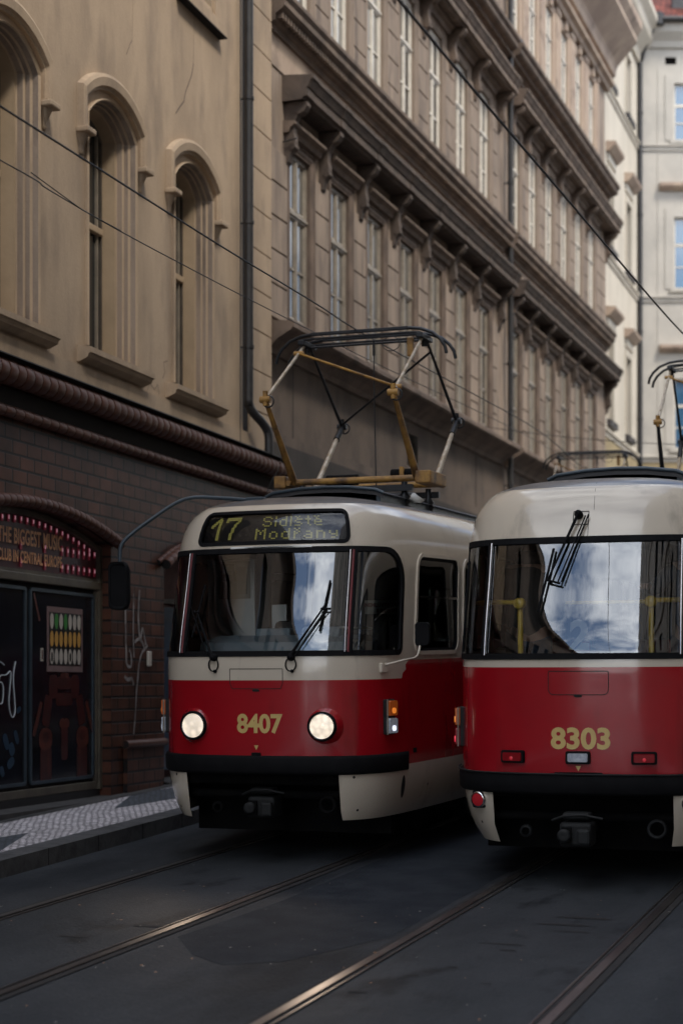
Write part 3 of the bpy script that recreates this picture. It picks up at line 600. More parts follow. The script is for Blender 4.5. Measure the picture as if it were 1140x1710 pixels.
# ------------------------------------------------------------------ building 2: long brown stucco facade
A2=R(-.5)
b2=empty('long_facade_building',(-9.15,25.0,0),(0,0,A2),label='long soot-brown stucco building with bracketed cornices over tall narrow windows',cat='building')
W1=[-.65+1.81*i for i in range(7)]; W2=[12.9+1.735*i for i in range(6)]; ALLW=W1+W2; END=23.5
FL=[(7.36,9.92,.43,9.02,'pane','brown_frame'),(12.08,14.45,.43,13.6,'pane','white_frame'),(16.62,18.55,.41,17.9,'pane','white_frame')]
holes=[[(c-hw,z0),(c+hw,z0),(c+hw,z1),(c-hw,z1)] for (z0,z1,hw,_,_,_) in FL for c in ALLW]
mb=MB(); mb.m('soot'); wall_sheet(mb,-1.95,END,7.12,19.3,holes)
for s0 in (-1.9,):
    mb.m('soot')
mb.m('mezz'); mh=[[(4.85,5.9),(5.5,5.9),(5.5,6.5),(4.85,6.5)]]
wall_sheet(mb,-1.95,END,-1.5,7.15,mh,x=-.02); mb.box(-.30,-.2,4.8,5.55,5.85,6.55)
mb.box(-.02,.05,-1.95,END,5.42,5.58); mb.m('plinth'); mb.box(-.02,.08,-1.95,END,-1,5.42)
mb.m('soot'); mb.box(-12,0,END-.02,END,0,21); mb.box(-12,0,-1.96,-1.94,12,21); mb.box(-12,-.5,-1.9,END,20.95,21.2); mb.box(-12,-11.9,-1.9,END,0,21)
mb.m('frieze'); mb.box(0,.02,-1.95,END,10.95,11.45); mb.box(0,.02,-1.95,END,15.3,15.85)
wallo=mb.build('wall',parent=b2)
# mezzanine ledge line (B), storey cornices (A, C), eaves
def cornice(nm,prof,y0,y1,m_='cornice'):
    for a,b in ((y0,11.77),(12.03,y1)):
        mb=MB(); mb.m(m_); mb.sweep(prof,a,b); mb.build(nm,parent=b2)
cornice('ledge',[(-.05,6.72),(.03,6.72),(.06,6.80),(.16,6.90),(.30,6.98),(.38,7.02),(.40,7.05),(.42,7.05),(.42,7.12),(.40,7.14),(-.05,7.19)],-1.97,END)
cornice('string_cornice',[(-.05,11.42),(.06,11.42),(.07,11.5),(.12,11.53),(.14,11.62),(.24,11.68),(.28,11.72),(.28,11.80),(.32,11.86),(.32,11.92),(-.05,11.98)],-1.97,END+.15)
cornice('string_cornice',[(-.05,15.62),(.06,15.62),(.07,15.7),(.12,15.73),(.14,15.82),(.32,15.88),(.36,15.92),(.36,16.0),(.42,16.06),(.42,16.13),(-.05,16.2)],-1.97,END+.15,'cornice')
cornice('eaves_cornice',[(-.05,19.15),(.08,19.15),(.10,19.35),(.22,19.4),(.25,19.6),(.30,19.7),(.80,20.25),(.84,20.3),(.84,20.45),(.98,20.65),(1.0,20.85),(-.05,21.1)],-1.97,END+.5,'frieze')
for zz in (11.56,15.76):
    mb=MB(); mb.m('cornice'); mb.box(.08,.10,-1.9,END,zz-.01,zz+.095); y=-1.9
    while y<END: mb.box(.10,.22,y,y+.055,zz,zz+.095); y+=.11
    mb.build('dentil_course',parent=b2)
# hood cornices above the 1st and 2nd floor windows, in two stretches, with scroll brackets
def bracket(y,z1,drop,m_='cornice',wd=.075):
    mb=MB(); mb.m(m_)
    P=[(0,0),(.36,0),(.37,-.06),(.32,-.13),(.22,-.18),(.16,-.28),(.15,-.40),(.17,-.5),(.16,-.6),(.10,-.68),(.07,-.78),(.0,-.85)]
    k=drop/.85; mb.sweep([(x,z1+zz*k) for x,zz in P],y-wd,y+wd)
    mb.tube([(.24,y-wd-.012,z1-.11*k),(.24,y+wd+.012,z1-.11*k)],.062,10); mb.tube([(.13,y-wd-.012,z1-.58*k),(.13,y+wd+.012,z1-.58*k)],.05,10)
    return mb
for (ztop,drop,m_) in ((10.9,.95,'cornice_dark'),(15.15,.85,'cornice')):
    for ws,y0,y1 in ((W1,-1.38,12.1-.45),(W2,12.15,END+.35)):
        mb=MB(); mb.m(m_)
        pr=[(0,ztop-.36),(.32,ztop-.36),(.33,ztop-.33),(.39,ztop-.31),(.39,ztop-.19),(.41,ztop-.18),(.46,ztop-.08),(.48,ztop-.06),(.48,ztop-.01),(0,ztop+.03)]
        mb.sweep(pr,y0,y1); cor=mb.build('hood_cornice',parent=b2)
        ys=[y0+.16]+[(a+b)/2 for a,b in zip(ws,ws[1:])]+[y1-.3]
        for yy in ys:
            bracket(yy,ztop-.36,drop,m_).build('bracket',parent=cor)
            mb=MB(); mb.m(m_); mb.sweep([(x+(.012 if x else 0),z) for x,z in pr],yy-.13,yy+.13); mb.build('bracket_cap',parent=cor)
    for c in ALLW:
        pass
# third floor hoods
mb=MB(); mb.m('frieze'); pr=[(0,18.85),(.12,18.85),(.16,18.95),(.26,19.0),(.28,19.08),(0,19.12)]
mb.sweep(pr,-1.9,END+.1); mb.build('top_hood_cornice',parent=b2)
# rusticated piers between windows
edges=[-1.95]+[(a+b)/2 for a,b in zip(ALLW,ALLW[1:])]
for (za,zb,blk) in ((7.25,9.75,.50),(12.0,14.35,.47)):
    for i,c in enumerate([None]+ALLW):
        if c is None: y0,y1=-1.93,-1.23
        elif i==7: y0,y1=c+.60,c+1.0
        elif i==len(ALLW): y0,y1=c+.60,END-.02
        else: y0,y1=c+.60,ALLW[i]-.60
        if y1-y0<.08: continue
        z=za; mb=MB(); mb.m('joint'); mb.box(0,.006,y0+.004,y1-.004,za,zb); mb.m('soot')
        while z<zb:
            mb.box(0,.035,y0,y1,z+.012,z+blk-.012,b=.008); z+=blk
        mb.build('rusticated_pier',parent=b2)
mb=MB(); mb.m('frieze')
for c in ALLW:
    for sg in (-1,1): mb.box(0,.05,c+sg*.75-.10,c+sg*.75+.10,16.5,18.7,b=.01); mb.box(0,.08,c+sg*.75-.13,c+sg*.75+.13,18.7,18.84,b=.01)
    mb.box(0,.09,c-.12,c+.12,18.6,18.9,b=.02)
mb.build('pilaster',parent=b2)
# windows: one of each storey, then copies
def b2window(z0,z1,hw,zt,pane,frame,hood):
    c=0; root=MB(); WM=('soot_shade','soot','frieze')[hood]; root.m(WM)
    T=lambda a,x:[(x,p[0],p[1]) for p in a]
    def rc(o,bot=0): return [(-hw-o,z0-bot),(-hw-o,z1+o),(hw+o,z1+o),(hw+o,z0-bot)]
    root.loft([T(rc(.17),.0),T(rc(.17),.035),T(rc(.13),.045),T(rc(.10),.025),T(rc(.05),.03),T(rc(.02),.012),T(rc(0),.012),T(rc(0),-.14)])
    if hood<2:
        root.box(0,.08,-hw-.2,hw+.2,z1+.20,z1+.42); root.m('cornice'); root.sweep([(0,z1+.17),(.09,z1+.17),(.12,z1+.24),(.19,z1+.29),(.19,z1+.33),(0,z1+.35)],-hw-.26,hw+.26); root.m(WM)  # the lowest storey's dark panel paints the deep shade under its hood
    root.box(-.14,.07,-hw-.17,hw+.17,z0-.10,z0,b=.012)
    if hood==2:
        root.m('lead'); root.box(.10,.13,-hw-.12,hw+.12,z0-.13,z0-.02)
    w_=root.build('window',parent=b2)
    mb=MB(); mb.m(frame); X=-.045
    for (y0,y1,a,b) in ((-hw,-hw+.075,z0,z1),(hw-.075,hw,z0,z1),(-hw+.075,hw-.075,z1-.075,z1),(-hw+.075,hw-.075,z0,z0+.07),(-hw+.075,hw-.075,zt-.07,zt+.06),(-.04,.04,z0+.07,zt-.07),(-.04,.04,zt+.06,z1-.075)):
        mb.box(X-.05,X,y0,y1,a,b,b=.008)
    for (a,b) in ((z0+.07,zt-.07),(zt+.06,z1-.075)):
        for (y0,y1) in ((-hw+.075,-.04),(.04,hw-.075)):
            r0=[(X-.012,p[0],p[1]) for p in ((y0,a),(y0,b),(y1,b),(y1,a))]; r1=[(X-.03,p[0],p[1]) for p in ((y0+.035,a+.035),(y0+.035,b-.035),(y1-.035,b-.035),(y1-.035,a+.035))]
            mb.loft([r0,r1],True)
    zm=z0+(zt-z0)*.5; mb.box(X-.035,X-.015,-hw+.08,hw-.08,zm-.018,zm+.018); mb.box(X-.01,X+.02,-hw,hw,zt-.03,zt+.02,b=.005)
    fr=mb.build('frame',parent=w_)
    mb=MB(); mb.m(pane); mb.box(X-.06,X-.035,-hw+.02,hw-.02,z0+.02,z1-.02); mb.build('pane',parent=w_)
    return w_
def copytree(o,parent=None):
    c=o.copy(); COL.objects.link(c); c.parent=parent if parent else o.parent
    for ch in list(o.children): copytree(ch,c)
    return c
for k,f in enumerate(FL):
    p=b2window(*f,k)
    for i,c in enumerate(ALLW):
        q=p if i==0 else copytree(p)
        q.location=(0,c,0)
        for ch in q.children:
            if ch.name.startswith('pane') and random.random()<.6: ch.material_slots[0].link='OBJECT'; ch.material_slots[0].material=M[random.choice(['pane_b','pane_c'])]
mb=MB(); mb.m('pipe'); r=.06
mb.tube([(.15,11.90,5.8),(.15,11.90,21)],r,12); mb.tube([(.12,11.90,-.5),(.12,11.90,5.6),(.15,11.90,5.9)],r,12)
for z in (6.3,9,13,14.8,17.5): mb.tube([(.15,11.90,z-.03),(.15,11.90,z+.03)],r+.015,12); mb.box(0,.15,11.88,11.92,z-.01,z+.01)
mb.build('drainpipe',parent=b2)
mb=MB(); mb.m('joint')
for yy in (9.6,14.8,20.5): mb.box(-.018,-.012,yy,yy+.01,5.6,6.8)
mb.m('pipe'); mb.tube([(.03,-1.0,2),(.03,-1.0,6.9)],.006,6); mb.build('wall_cable',parent=b2)
mb=MB(); mb.m('pipe'); mb.tube([(.0,-1.34,9.95),(.22,-1.34,9.98)],.012,6); mb.build('iron_bracket',parent=b2)

# ------------------------------------------------------------------ building 3: cream building beyond
b3=empty('cream_building',(-9.15,25.0,0),(0,0,R(.4)),label='cream stucco building with two window columns between the brown facade and the corner downpipe',cat='building')
X3=-.30; B3W=[28.3,31.75]; E3=33.95
F3=[(-1.5,0,0),(10.15,12.75,.5),(15.55,17.85,.5),(20.75,22.75,.48)]
hl=[[(c-hw,z0),(c+hw,z0),(c+hw,z1),(c-hw,z1)] for (z0,z1,hw) in F3[1:] for c in B3W]
mb=MB(); mb.m('cream_wall'); wall_sheet(mb,END-1,E3,9.8,23.6,hl,x=X3); mb.m('yellow_wall'); mb.box(X3-.1,X3+.02,END-1,E3,-1,9.55)
mb.m('cream_wall')
for zz in (9.68,15.15,20.35): mb.sweep([(X3,zz-.12),(X3+.05,zz-.12),(X3+.06,zz),(X3+.12,zz+.03),(X3+.12,zz+.09),(X3,zz+.12)],END-1,E3)
mb.sweep([(X3,23.2),(X3+.1,23.2),(X3+.15,23.5),(X3+.5,23.9),(X3+.55,24.2),(X3+.75,24.4),(X3+.75,24.6),(X3-2,25.2)],END-1,E3)
mb.box(-12,X3-.5,END-1,E3,0,23.5); mb.build('wall',parent=b3)
for (z0,z1,hw) in F3[1:]:
    for c in B3W:
        mb=MB(); mb.m('cream_wall'); T=lambda a,x:[(x,p[0],p[1]) for p in a]
        def rc(o): return [(c-hw-o,z0),(c-hw-o,z1+o),(c+hw+o,z1+o),(c+hw+o,z0)]
        mb.loft([T(rc(.18),X3),T(rc(.18),X3+.05),T(rc(.03),X3+.04),T(rc(0),X3+.03),T(rc(0),X3-.25)])
        if z0<20: mb.box(X3,X3+.06,c-hw-.2,c+hw+.2,z1+.3,z1+.55); mb.m('frieze'); mb.sweep([(X3,z1+.55),(X3+.12,z1+.57),(X3+.30,z1+.74),(X3+.32,z1+.82),(X3,z1+.86)],c-hw-.35,c+hw+.35)
        mb.m('lead'); mb.box(X3,X3+.14,c-hw-.15,c+hw+.15,z0-.22,z0-.02)
        w_=mb.build('window',parent=b3)
        mb=MB(); mb.m('brown_frame'); X=X3-.16; zt=z0+(z1-z0)*.64
        for (y0,y1,a,b) in ((c-hw,c-hw+.07,z0,z1),(c+hw-.07,c+hw,z0,z1),(c-hw,c+hw,z1-.07,z1),(c-hw,c+hw,z0,z0+.07),(c-hw,c+hw,zt-.05,zt+.05),(c-.04,c+.04,z0,z1)): mb.box(X-.05,X+random.uniform(-.004,.004),y0,y1,a,b)
        mb.build('frame',parent=w_); mb=MB(); mb.m('pane_dark'); mb.box(X-.08,X-.045,c-hw,c+hw,z0,z1); mb.build('pane',parent=w_)
# ------------------------------------------------------------------ building 4: grey building closing the view
th=R(19.2); D4=58.6; kx=(1062-570)/2850
cx4=D4*kx; org=(math.cos(th)*cx4-math.sin(th)*D4, math.sin(th)*cx4+math.cos(th)*D4)
b4=empty('grey_corner_building',(org[0],org[1],0),(0,0,th-math.pi/2+R(.6)),label='pale grey building with red tiled roof and windows painted with a blue sky reflection at the street corner',cat='building')
# local x points towards the camera, local y = to the right in the picture
B4W=[1.78,4.2,6.6,9.0]; hl=[[(c-.5,z0),(c+.5,z0),(c+.5,z1),(c-.5,z1)] for (z0,z1) in ((10.0,12.4),(15.5,17.95),(20.6,22.55)) for c in B4W]+[[(.98,23.2),(1.36,23.2),(1.36,23.45),(.98,23.45)]]
mb=MB(); mb.m('grey_wall'); wall_sheet(mb,-2.5,12,9.75,24.2,hl); mb.m('yellow_wall'); mb.box(-.3,.02,-2.5,12,-1,9.55)
mb.m('grey_wall')
for zz in (9.66,15.15,20.35): mb.sweep([(0,zz-.12),(.05,zz-.12),(.06,zz),(.12,zz+.03),(.12,zz+.09),(0,zz+.12)],-2.5,12)
for yy in (.72,): mb.box(0,.02,yy,yy+.02,9.8,23)
mb.sweep([(0,23.75),(.1,23.75),(.15,23.95),(.4,24.2),(.45,24.4),(.45,24.55),(0,24.7)],-2.5,12); mb.m('joint'); mb.box(-.5,-.2,.9,1.45,23.1,23.5)
mb.box(-9,-.4,-2,12,0,24); mb.build('wall',parent=b4)
mb=MB(); mb.m('rooftile'); mb.fixn=False; mb.add([(.55,-2.5,24.62),(.55,12,24.62),(-6,12,29.5),(-6,-2.5,29.5)],[(0,1,2,3)]); mb.m('pipe'); mb.tube([(.58,-2.5,24.55),(.58,12,24.55)],.1,10); mb.m('lead'); mb.box(-.6,-.3,1.3,2.2,25.2,25.9); mb.build('roof',parent=b4)
for (z0,z1) in ((10.0,12.4),(15.5,17.95),(20.6,22.55)):
    for c in B4W:
        mb=MB(); mb.m('grey_wall'); 
        def rc(o): return [(c-.5-o,z0),(c-.5-o,z1+o),(c+.5+o,z1+o),(c+.5+o,z0)]
        T=lambda a,x:[(x,p[0],p[1]) for p in a]
        mb.loft([T(rc(.30),0),T(rc(.30),.03),T(rc(.03),.035),T(rc(0),.03),T(rc(0),-.15)]); mb.box(0,.1,c-.65,c+.65,z0-.12,z0-.02)
        if z0<20: mb.m('frieze'); mb.sweep([(0,z1+.90),(.12,z1+.92),(.26,z1+1.03),(.26,z1+1.14),(0,z1+1.18)],c-1.0,c+1.0)
        w_=mb.build('window',parent=b4)
        mb=MB(); mb.m('white_frame'); zt=z0+(z1-z0)*.62
        for (y0,y1,a,b) in ((c-.5,c-.43,z0,z1),(c+.43,c+.5,z0,z1),(c-.5,c+.5,z1-.06,z1),(c-.5,c+.5,z0,z0+.06),(c-.5,c+.5,zt-.05,zt+.05),(c-.04,c+.04,z0,z1),(c-.5,c+.5,(z0+zt)/2-.02,(z0+zt)/2+.02)): mb.box(-.13,-.09+random.uniform(-.004,.004),y0,y1,a,b)
        mb.build('frame',parent=w_); mb=MB(); mb.m('pane_sky'); mb.box(-.14,-.115,c-.5,c+.5,z0,z1); mb.build('pane',parent=w_)
mb=MB(); mb.m('pipe'); mb.tube(smooth([(.45,.55,24.5),(.35,.35,24.0),(.14,.12,23.3),(.12,.10,22.5),(.12,.10,15),(.12,.10,0)],4),.085,12); mb.tube([(.5,.62,24.35),(.5,.62,24.75)],.22,12)
for z in (21.5,18,14,11): mb.tube([(.12,.10,z-.04),(.12,.10,z+.04)],.105,12)
mb.build('downpipe',parent=b4)
# ------------------------------------------------------------------ right-hand side of the street (outside the frame; it shades the street and is mirrored in the glass)
def sidehouse(name,x,y0,y1,h,label,facing,m_='yard'):
    r_=empty(name,(x,y0,0),(0,0,0),label=label,cat='building')
    mb=MB(); mb.m(m_); n=int((y1-y0-1)/2.2); ln=y1-y0; hs=[]
    for i in range(n):
        for z in (1.6,5.6,9.6,13.6,17.6):
            if z+2.2<h: c=1.1+i*(ln-1)/n; hs.append([(c-.5,z),(c+.5,z),(c+.5,z+2.1),(c-.5,z+2.1)])
    T=lambda s,z:(0,s,z)
    wall_sheet(mb,0,ln,-2,h,hs,T=T); mb.box(facing*-8,facing*-.4,0,ln,-2,h-.1)
    for z in [q for q in (4.7,8.8,12.8,16.8) if q<h-2]+[h-.4]: mb.box(0,facing*(.15 if z<h-1 else .5),0,ln,z,z+.3)
    mb.m('rooftile'); fa=facing; mb.add([(fa*.5,0,h),(fa*.5,ln,h),(fa*-4,ln,h+2.6),(fa*-4,0,h+2.6),(fa*-8.4,ln,h),(fa*-8.4,0,h)],[(0,1,2,3),(3,2,4,5),(0,3,5),(1,4,2),(0,5,4,1)])
    mb.build('wall',parent=r_); mb=MB(); mb.m('pane_dark'); mb.box(facing*-.3,facing*-.2,.1,ln-.1,1,h-.5); mb.build('window',parent=r_)
for y0,y1,h,lb in ((-19.8,4,24,'grey stucco house beside the camera on the right'),(4.2,26,25,'grey stucco house across the street from the club doors'),(26.2,52,19,'grey stucco house across the street from the long brown facade')):
    sidehouse('street_house',3.2,y0,y1,h,lb,-1)

# ------------------------------------------------------------------ trams
HALF=[(0,0),(.3,.014),(.52,.045),(.74,.12),(.89,.25),(.995,.45),(1.07,.78),(1.13,1.25),(1.195,1.95),(1.25,2.9)]
LEN=14.0
def _spl(P,n=14):
    Q=[(-P[1][0],P[1][1])]+P+[(P[-1][0],P[-1][1]+1)]; o=[]
    for i in range(1,len(Q)-2):
        p0,p1,p2,p3=Q[i-1],Q[i],Q[i+1],Q[i+2]
        for k in range(n):
            t=k/n; o.append(tuple(.5*(2*p1[q]+(p2[q]-p0[q])*t+(2*p0[q]-5*p1[q]+4*p2[q]-p3[q])*t*t+(3*p1[q]-p0[q]-3*p2[q]+p3[q])*t**3) for q in (0,1)))
    return o+[P[-1]]
_h=_spl(HALF); _h=_h+[(x,LEN-y) for x,y in reversed(_h)]
_d=[0]
for i in range(1,len(_h)): _d.append(_d[-1]+math.dist(_h[i],_h[i-1]))
LA=_d[-1]
import bisect
def plan(a):
    s=1 if a>=0 else -1; a=min(abs(a),LA-1e-9); i=min(len(_d)-2,max(0,bisect.bisect_right(_d,a)-1)); t=(a-_d[i])/max(1e-9,_d[i+1]-_d[i])
    return s*(_h[i][0]+(_h[i+1][0]-_h[i][0])*t), _h[i][1]+(_h[i+1][1]-_h[i][1])*t
# v, z, side inset, end inset
PROF=[(.30,.30,.16,.12),(.45,.45,.07,.06),(.65,.65,.015,.01),(.85,.85,0,0),(1.2,1.2,0,0),(1.5,1.5,0,.0),(1.66,1.66,0,0),(1.76,1.76,0,.010),(1.88,1.88,.002,.034),(2.0,2.0,.006,.065),(2.3,2.3,.015,.15),(2.62,2.62,.022,.235),(2.75,2.75,.035,.275),(2.87,2.87,.072,.32),(2.97,2.965,.14,.375),(3.07,3.04,.245,.46),(3.2,3.10,.45,.65),(3.35,3.14,.78,1.0),(3.5,3.155,1.22,1.5)]
def prof(v):
    v=max(PROF[0][0],min(PROF[-1][0]-1e-6,v)); i=max(j for j in range(len(PROF)-1) if PROF[j][0]<=v)
    P=PROF; p1,p2=P[i],P[i+1]; p0=P[i-1] if i else p1; p3=P[i+2] if i+2<len(P) else p2
    hh=p2[0]-p1[0]; t=(v-p1[0])/hh; r=[]
    for q in (1,2,3):
        m1=(p2[q]-p0[q])/(p2[0]-p0[0]) if i else (p2[q]-p1[q])/hh
        m2=(p3[q]-p1[q])/(p3[0]-p1[0]) if i+2<len(P) else (p2[q]-p1[q])/hh
        r.append((2*t**3-3*t*t+1)*p1[q]+(t**3-2*t*t+t)*hh*m1+(-2*t**3+3*t*t)*p2[q]+(t**3-t*t)*hh*m2)
    return r
def s0(a,v):
    x,y=plan(a); z,ds,de=prof(v); K=4.5
    if y<K: y=de+y*(1-de/K)
    elif y>LEN-K: y=LEN-(de+(LEN-y)*(1-de/K))
    return Vector((x*(1-ds/1.25),y,z))
def sn(a,v):
    e=.012; v=min(v,3.48); du=s0(a+e,v)-s0(a-e,v); dv=s0(a,min(3.5,v+e))-s0(a,v-e); n=du.cross(dv)
    return n.normalized()
def surf(a,v,off=0):
    p=s0(a,v); return p+sn(a,v)*off if off else p
def a_of(x,y=None):       # arc position for a lateral distance near the end
    lo,hi=0,4.0
    for _ in range(40):
        m=(lo+hi)/2
        if plan(m)[0]<abs(x): lo=m
        else: hi=m
    return math.copysign(lo,x)
def agrid():
    g=[]; a=0
    while a<LA:
        g.append(a); e=min(a,LA-a); a+=.05 if e<1.9 else (.12 if e<3.2 else .45)
    g=[x+.003 for x in g]; return [-x for x in reversed(g)]+g
VG=[.33+.07*i for i in range(33)]+[2.62+.035*i for i in range(25)]
def subdiv(l,gx,closed=False):
    o=[]; n=len(l)
    for i in range(n if closed else n-1):
        a,b=l[i],l[(i+1)%n]; o.append(a)
        if abs(b[0]-a[0])>.06 and len(gx):
            lo,hi=min(a[0],b[0]),max(a[0],b[0]); xs=[x for x in gx if lo+.02<x<hi-.02]
            if b[0]<a[0]: xs=xs[::-1]
            o+=[(x,a[1]+(b[1]-a[1])*(x-a[0])/(b[0]-a[0])) for x in xs]
    if not closed: o.append(l[-1])
    return o
def patch(outer,holes=(),off=0,gx=(),gy=(),lines=(),flip=False):
    lines=[subdiv(l,gx) for l in lines]; outer=subdiv(outer,gx,True)
    V,F=cdt(outer,holes,lines,gx,gy)
    return [surf(v.x,v.y,off) for v in V],[sn(v.x,v.y) for v in V],F,[(v.x,v.y) for v in V]
def build_patch(name,outer,holes=(),off=0,gx=(),gy=(),lines=(),mats=('tram_cream',),cls=None,parent=None,back=False,**k):
    V,N,F,UV=patch(outer,holes,off,gx,gy,lines); me=bpy.data.meshes.new(name)
    # orient outward
    f2=[]
    for f in F:
        n=(V[f[1]]-V[f[0]]).cross(V[f[2]]-V[f[0]])
        f2.append(f if n.dot(N[f[0]])>0 else [f[0],f[2],f[1]])
    if back: f2=[f[::-1] for f in f2]
    me.from_pydata([tuple(p) for p in V],[],f2)
    for m in mats: me.materials.append(M[m])
    for p,f in zip(me.polygons,f2):
        p.use_smooth=True
        if cls:
            c=(sum(UV[i][0] for i in f)/3,sum(UV[i][1] for i in f)/3); p.material_index=cls(c)
    me.normals_split_custom_set_from_vertices([tuple(-n if back else n) for n in N]); me.update()
    return link(bpy.data.objects.new(name,me),parent,**k)
def surf_ring(mb,x0,x1,y0,y1,r,d,o1=.012,o2=.0,extra=None):
    A,B=rring(x0,x1,y0,y1,r,d)
    mb.loft([[surf(p[0],p[1],0) for p in A],[surf(p[0],p[1],o1) for p in A],[surf(p[0],p[1],o1) for p in B],[surf(p[0],p[1],o2) for p in B]],True,False)
    return B
def surf_box(mb,a0,a1,v0,v1,o0,o1,r=.01,**k):
    P=rrect(a0,a1,v0,v1,r,.06,4); C=((a0+a1)/2,(v0+v1)/2)
    mb.loft([[surf(p[0],p[1],o0) for p in P],[surf(p[0],p[1],o1*.8) for p in P],[surf(C[0]+(p[0]-C[0])*.94,C[1]+(p[1]-C[1])*.94,o1) for p in P]],True)
    mb.add([surf(C[0]+(p[0]-C[0])*.94,C[1]+(p[1]-C[1])*.94,o1) for p in P],[tuple(range(len(P)))])
def surf_line(mb,pts,w,off=.003,closed=False):
    pts=[Vector(p) for p in pts]; n=len(pts)
    for i in range(n if closed else n-1):
        a,b=pts[i],pts[(i+1)%n]; k=max(1,int((b-a).length/.08))
        for j in range(k):
            p,q=a.lerp(b,j/k),a.lerp(b,(j+1)/k); d=q-p
            if d.length<1e-6: continue
            m=Vector((-d.y,d.x)).normalized()*w/2
            mb.add([surf(p.x+m.x,p.y+m.y,off),surf(q.x+m.x,q.y+m.y,off),surf(q.x-m.x,q.y-m.y,off),surf(p.x-m.x,p.y-m.y,off)],[(0,1,2,3)])
def surf_text(mb,txt,size_h,ac,vc,width,off=.004,bold=.02):
    V,F=text_mesh(txt,1,bold); x0=min(v[0] for v in V);x1=max(v[0] for v in V);y0=min(v[1] for v in V);y1=max(v[1] for v in V)
    mb.add([surf(ac+((v[0]-x0)/(x1-x0)-.5)*width,vc+((v[1]-y0)/(y1-y0)-.5)*size_h,off) for v in V],F)
DOTS={'1':['00100','01100','10100','00100','00100','00100','00100'],'7':['11111','00001','00010','00100','00100','01000','01000'],
'S':['01110','10001','10000','01110','00001','10001','01110'],'i':['1','0','1','1','1','1','1'],'I':['1','1','0','1','1','1','1'],'d':['0001','0001','0111','1001','1001','1001','0111'],'l':['1','1','1','1','1','1','1'],
'H':['101','010','0111','1000','0110','0001','1110'],'t':['010','010','111','010','010','010','001'],'E':['1010','0100','0110','1001','1111','1000','0111'],
'M':['10001','11011','10101','10101','10001','10001','10001'],'o':['0000','0000','0110','1001','1001','1001','0110'],'R':['101','010','101','110','100','100','100'],'a':['0000','0000','0110','0001','0111','1001','0111'],'n':['0000','0000','1110','1001','1001','1001','1001'],'y':['0000','0000','1001','1001','0111','0001','0110']}
def dots(mb,txt,a0,v1,da,dv,off,gap=1):
    a=a0
    for ch in txt:
        g=DOTS[ch]
        for r,row in enumerate(g):
            for c,b in enumerate(row):
                if b=='1':
                    x,y=a+c*da,v1-r*dv; w,h=da*.42,dv*.40
                    mb.add([surf(x-w,y-h,off),surf(x+w,y-h,off),surf(x+w,y+h,off),surf(x-w,y+h,off)],[(0,1,2,3)])
        a+=(max(len(r) for r in g)+gap)*da
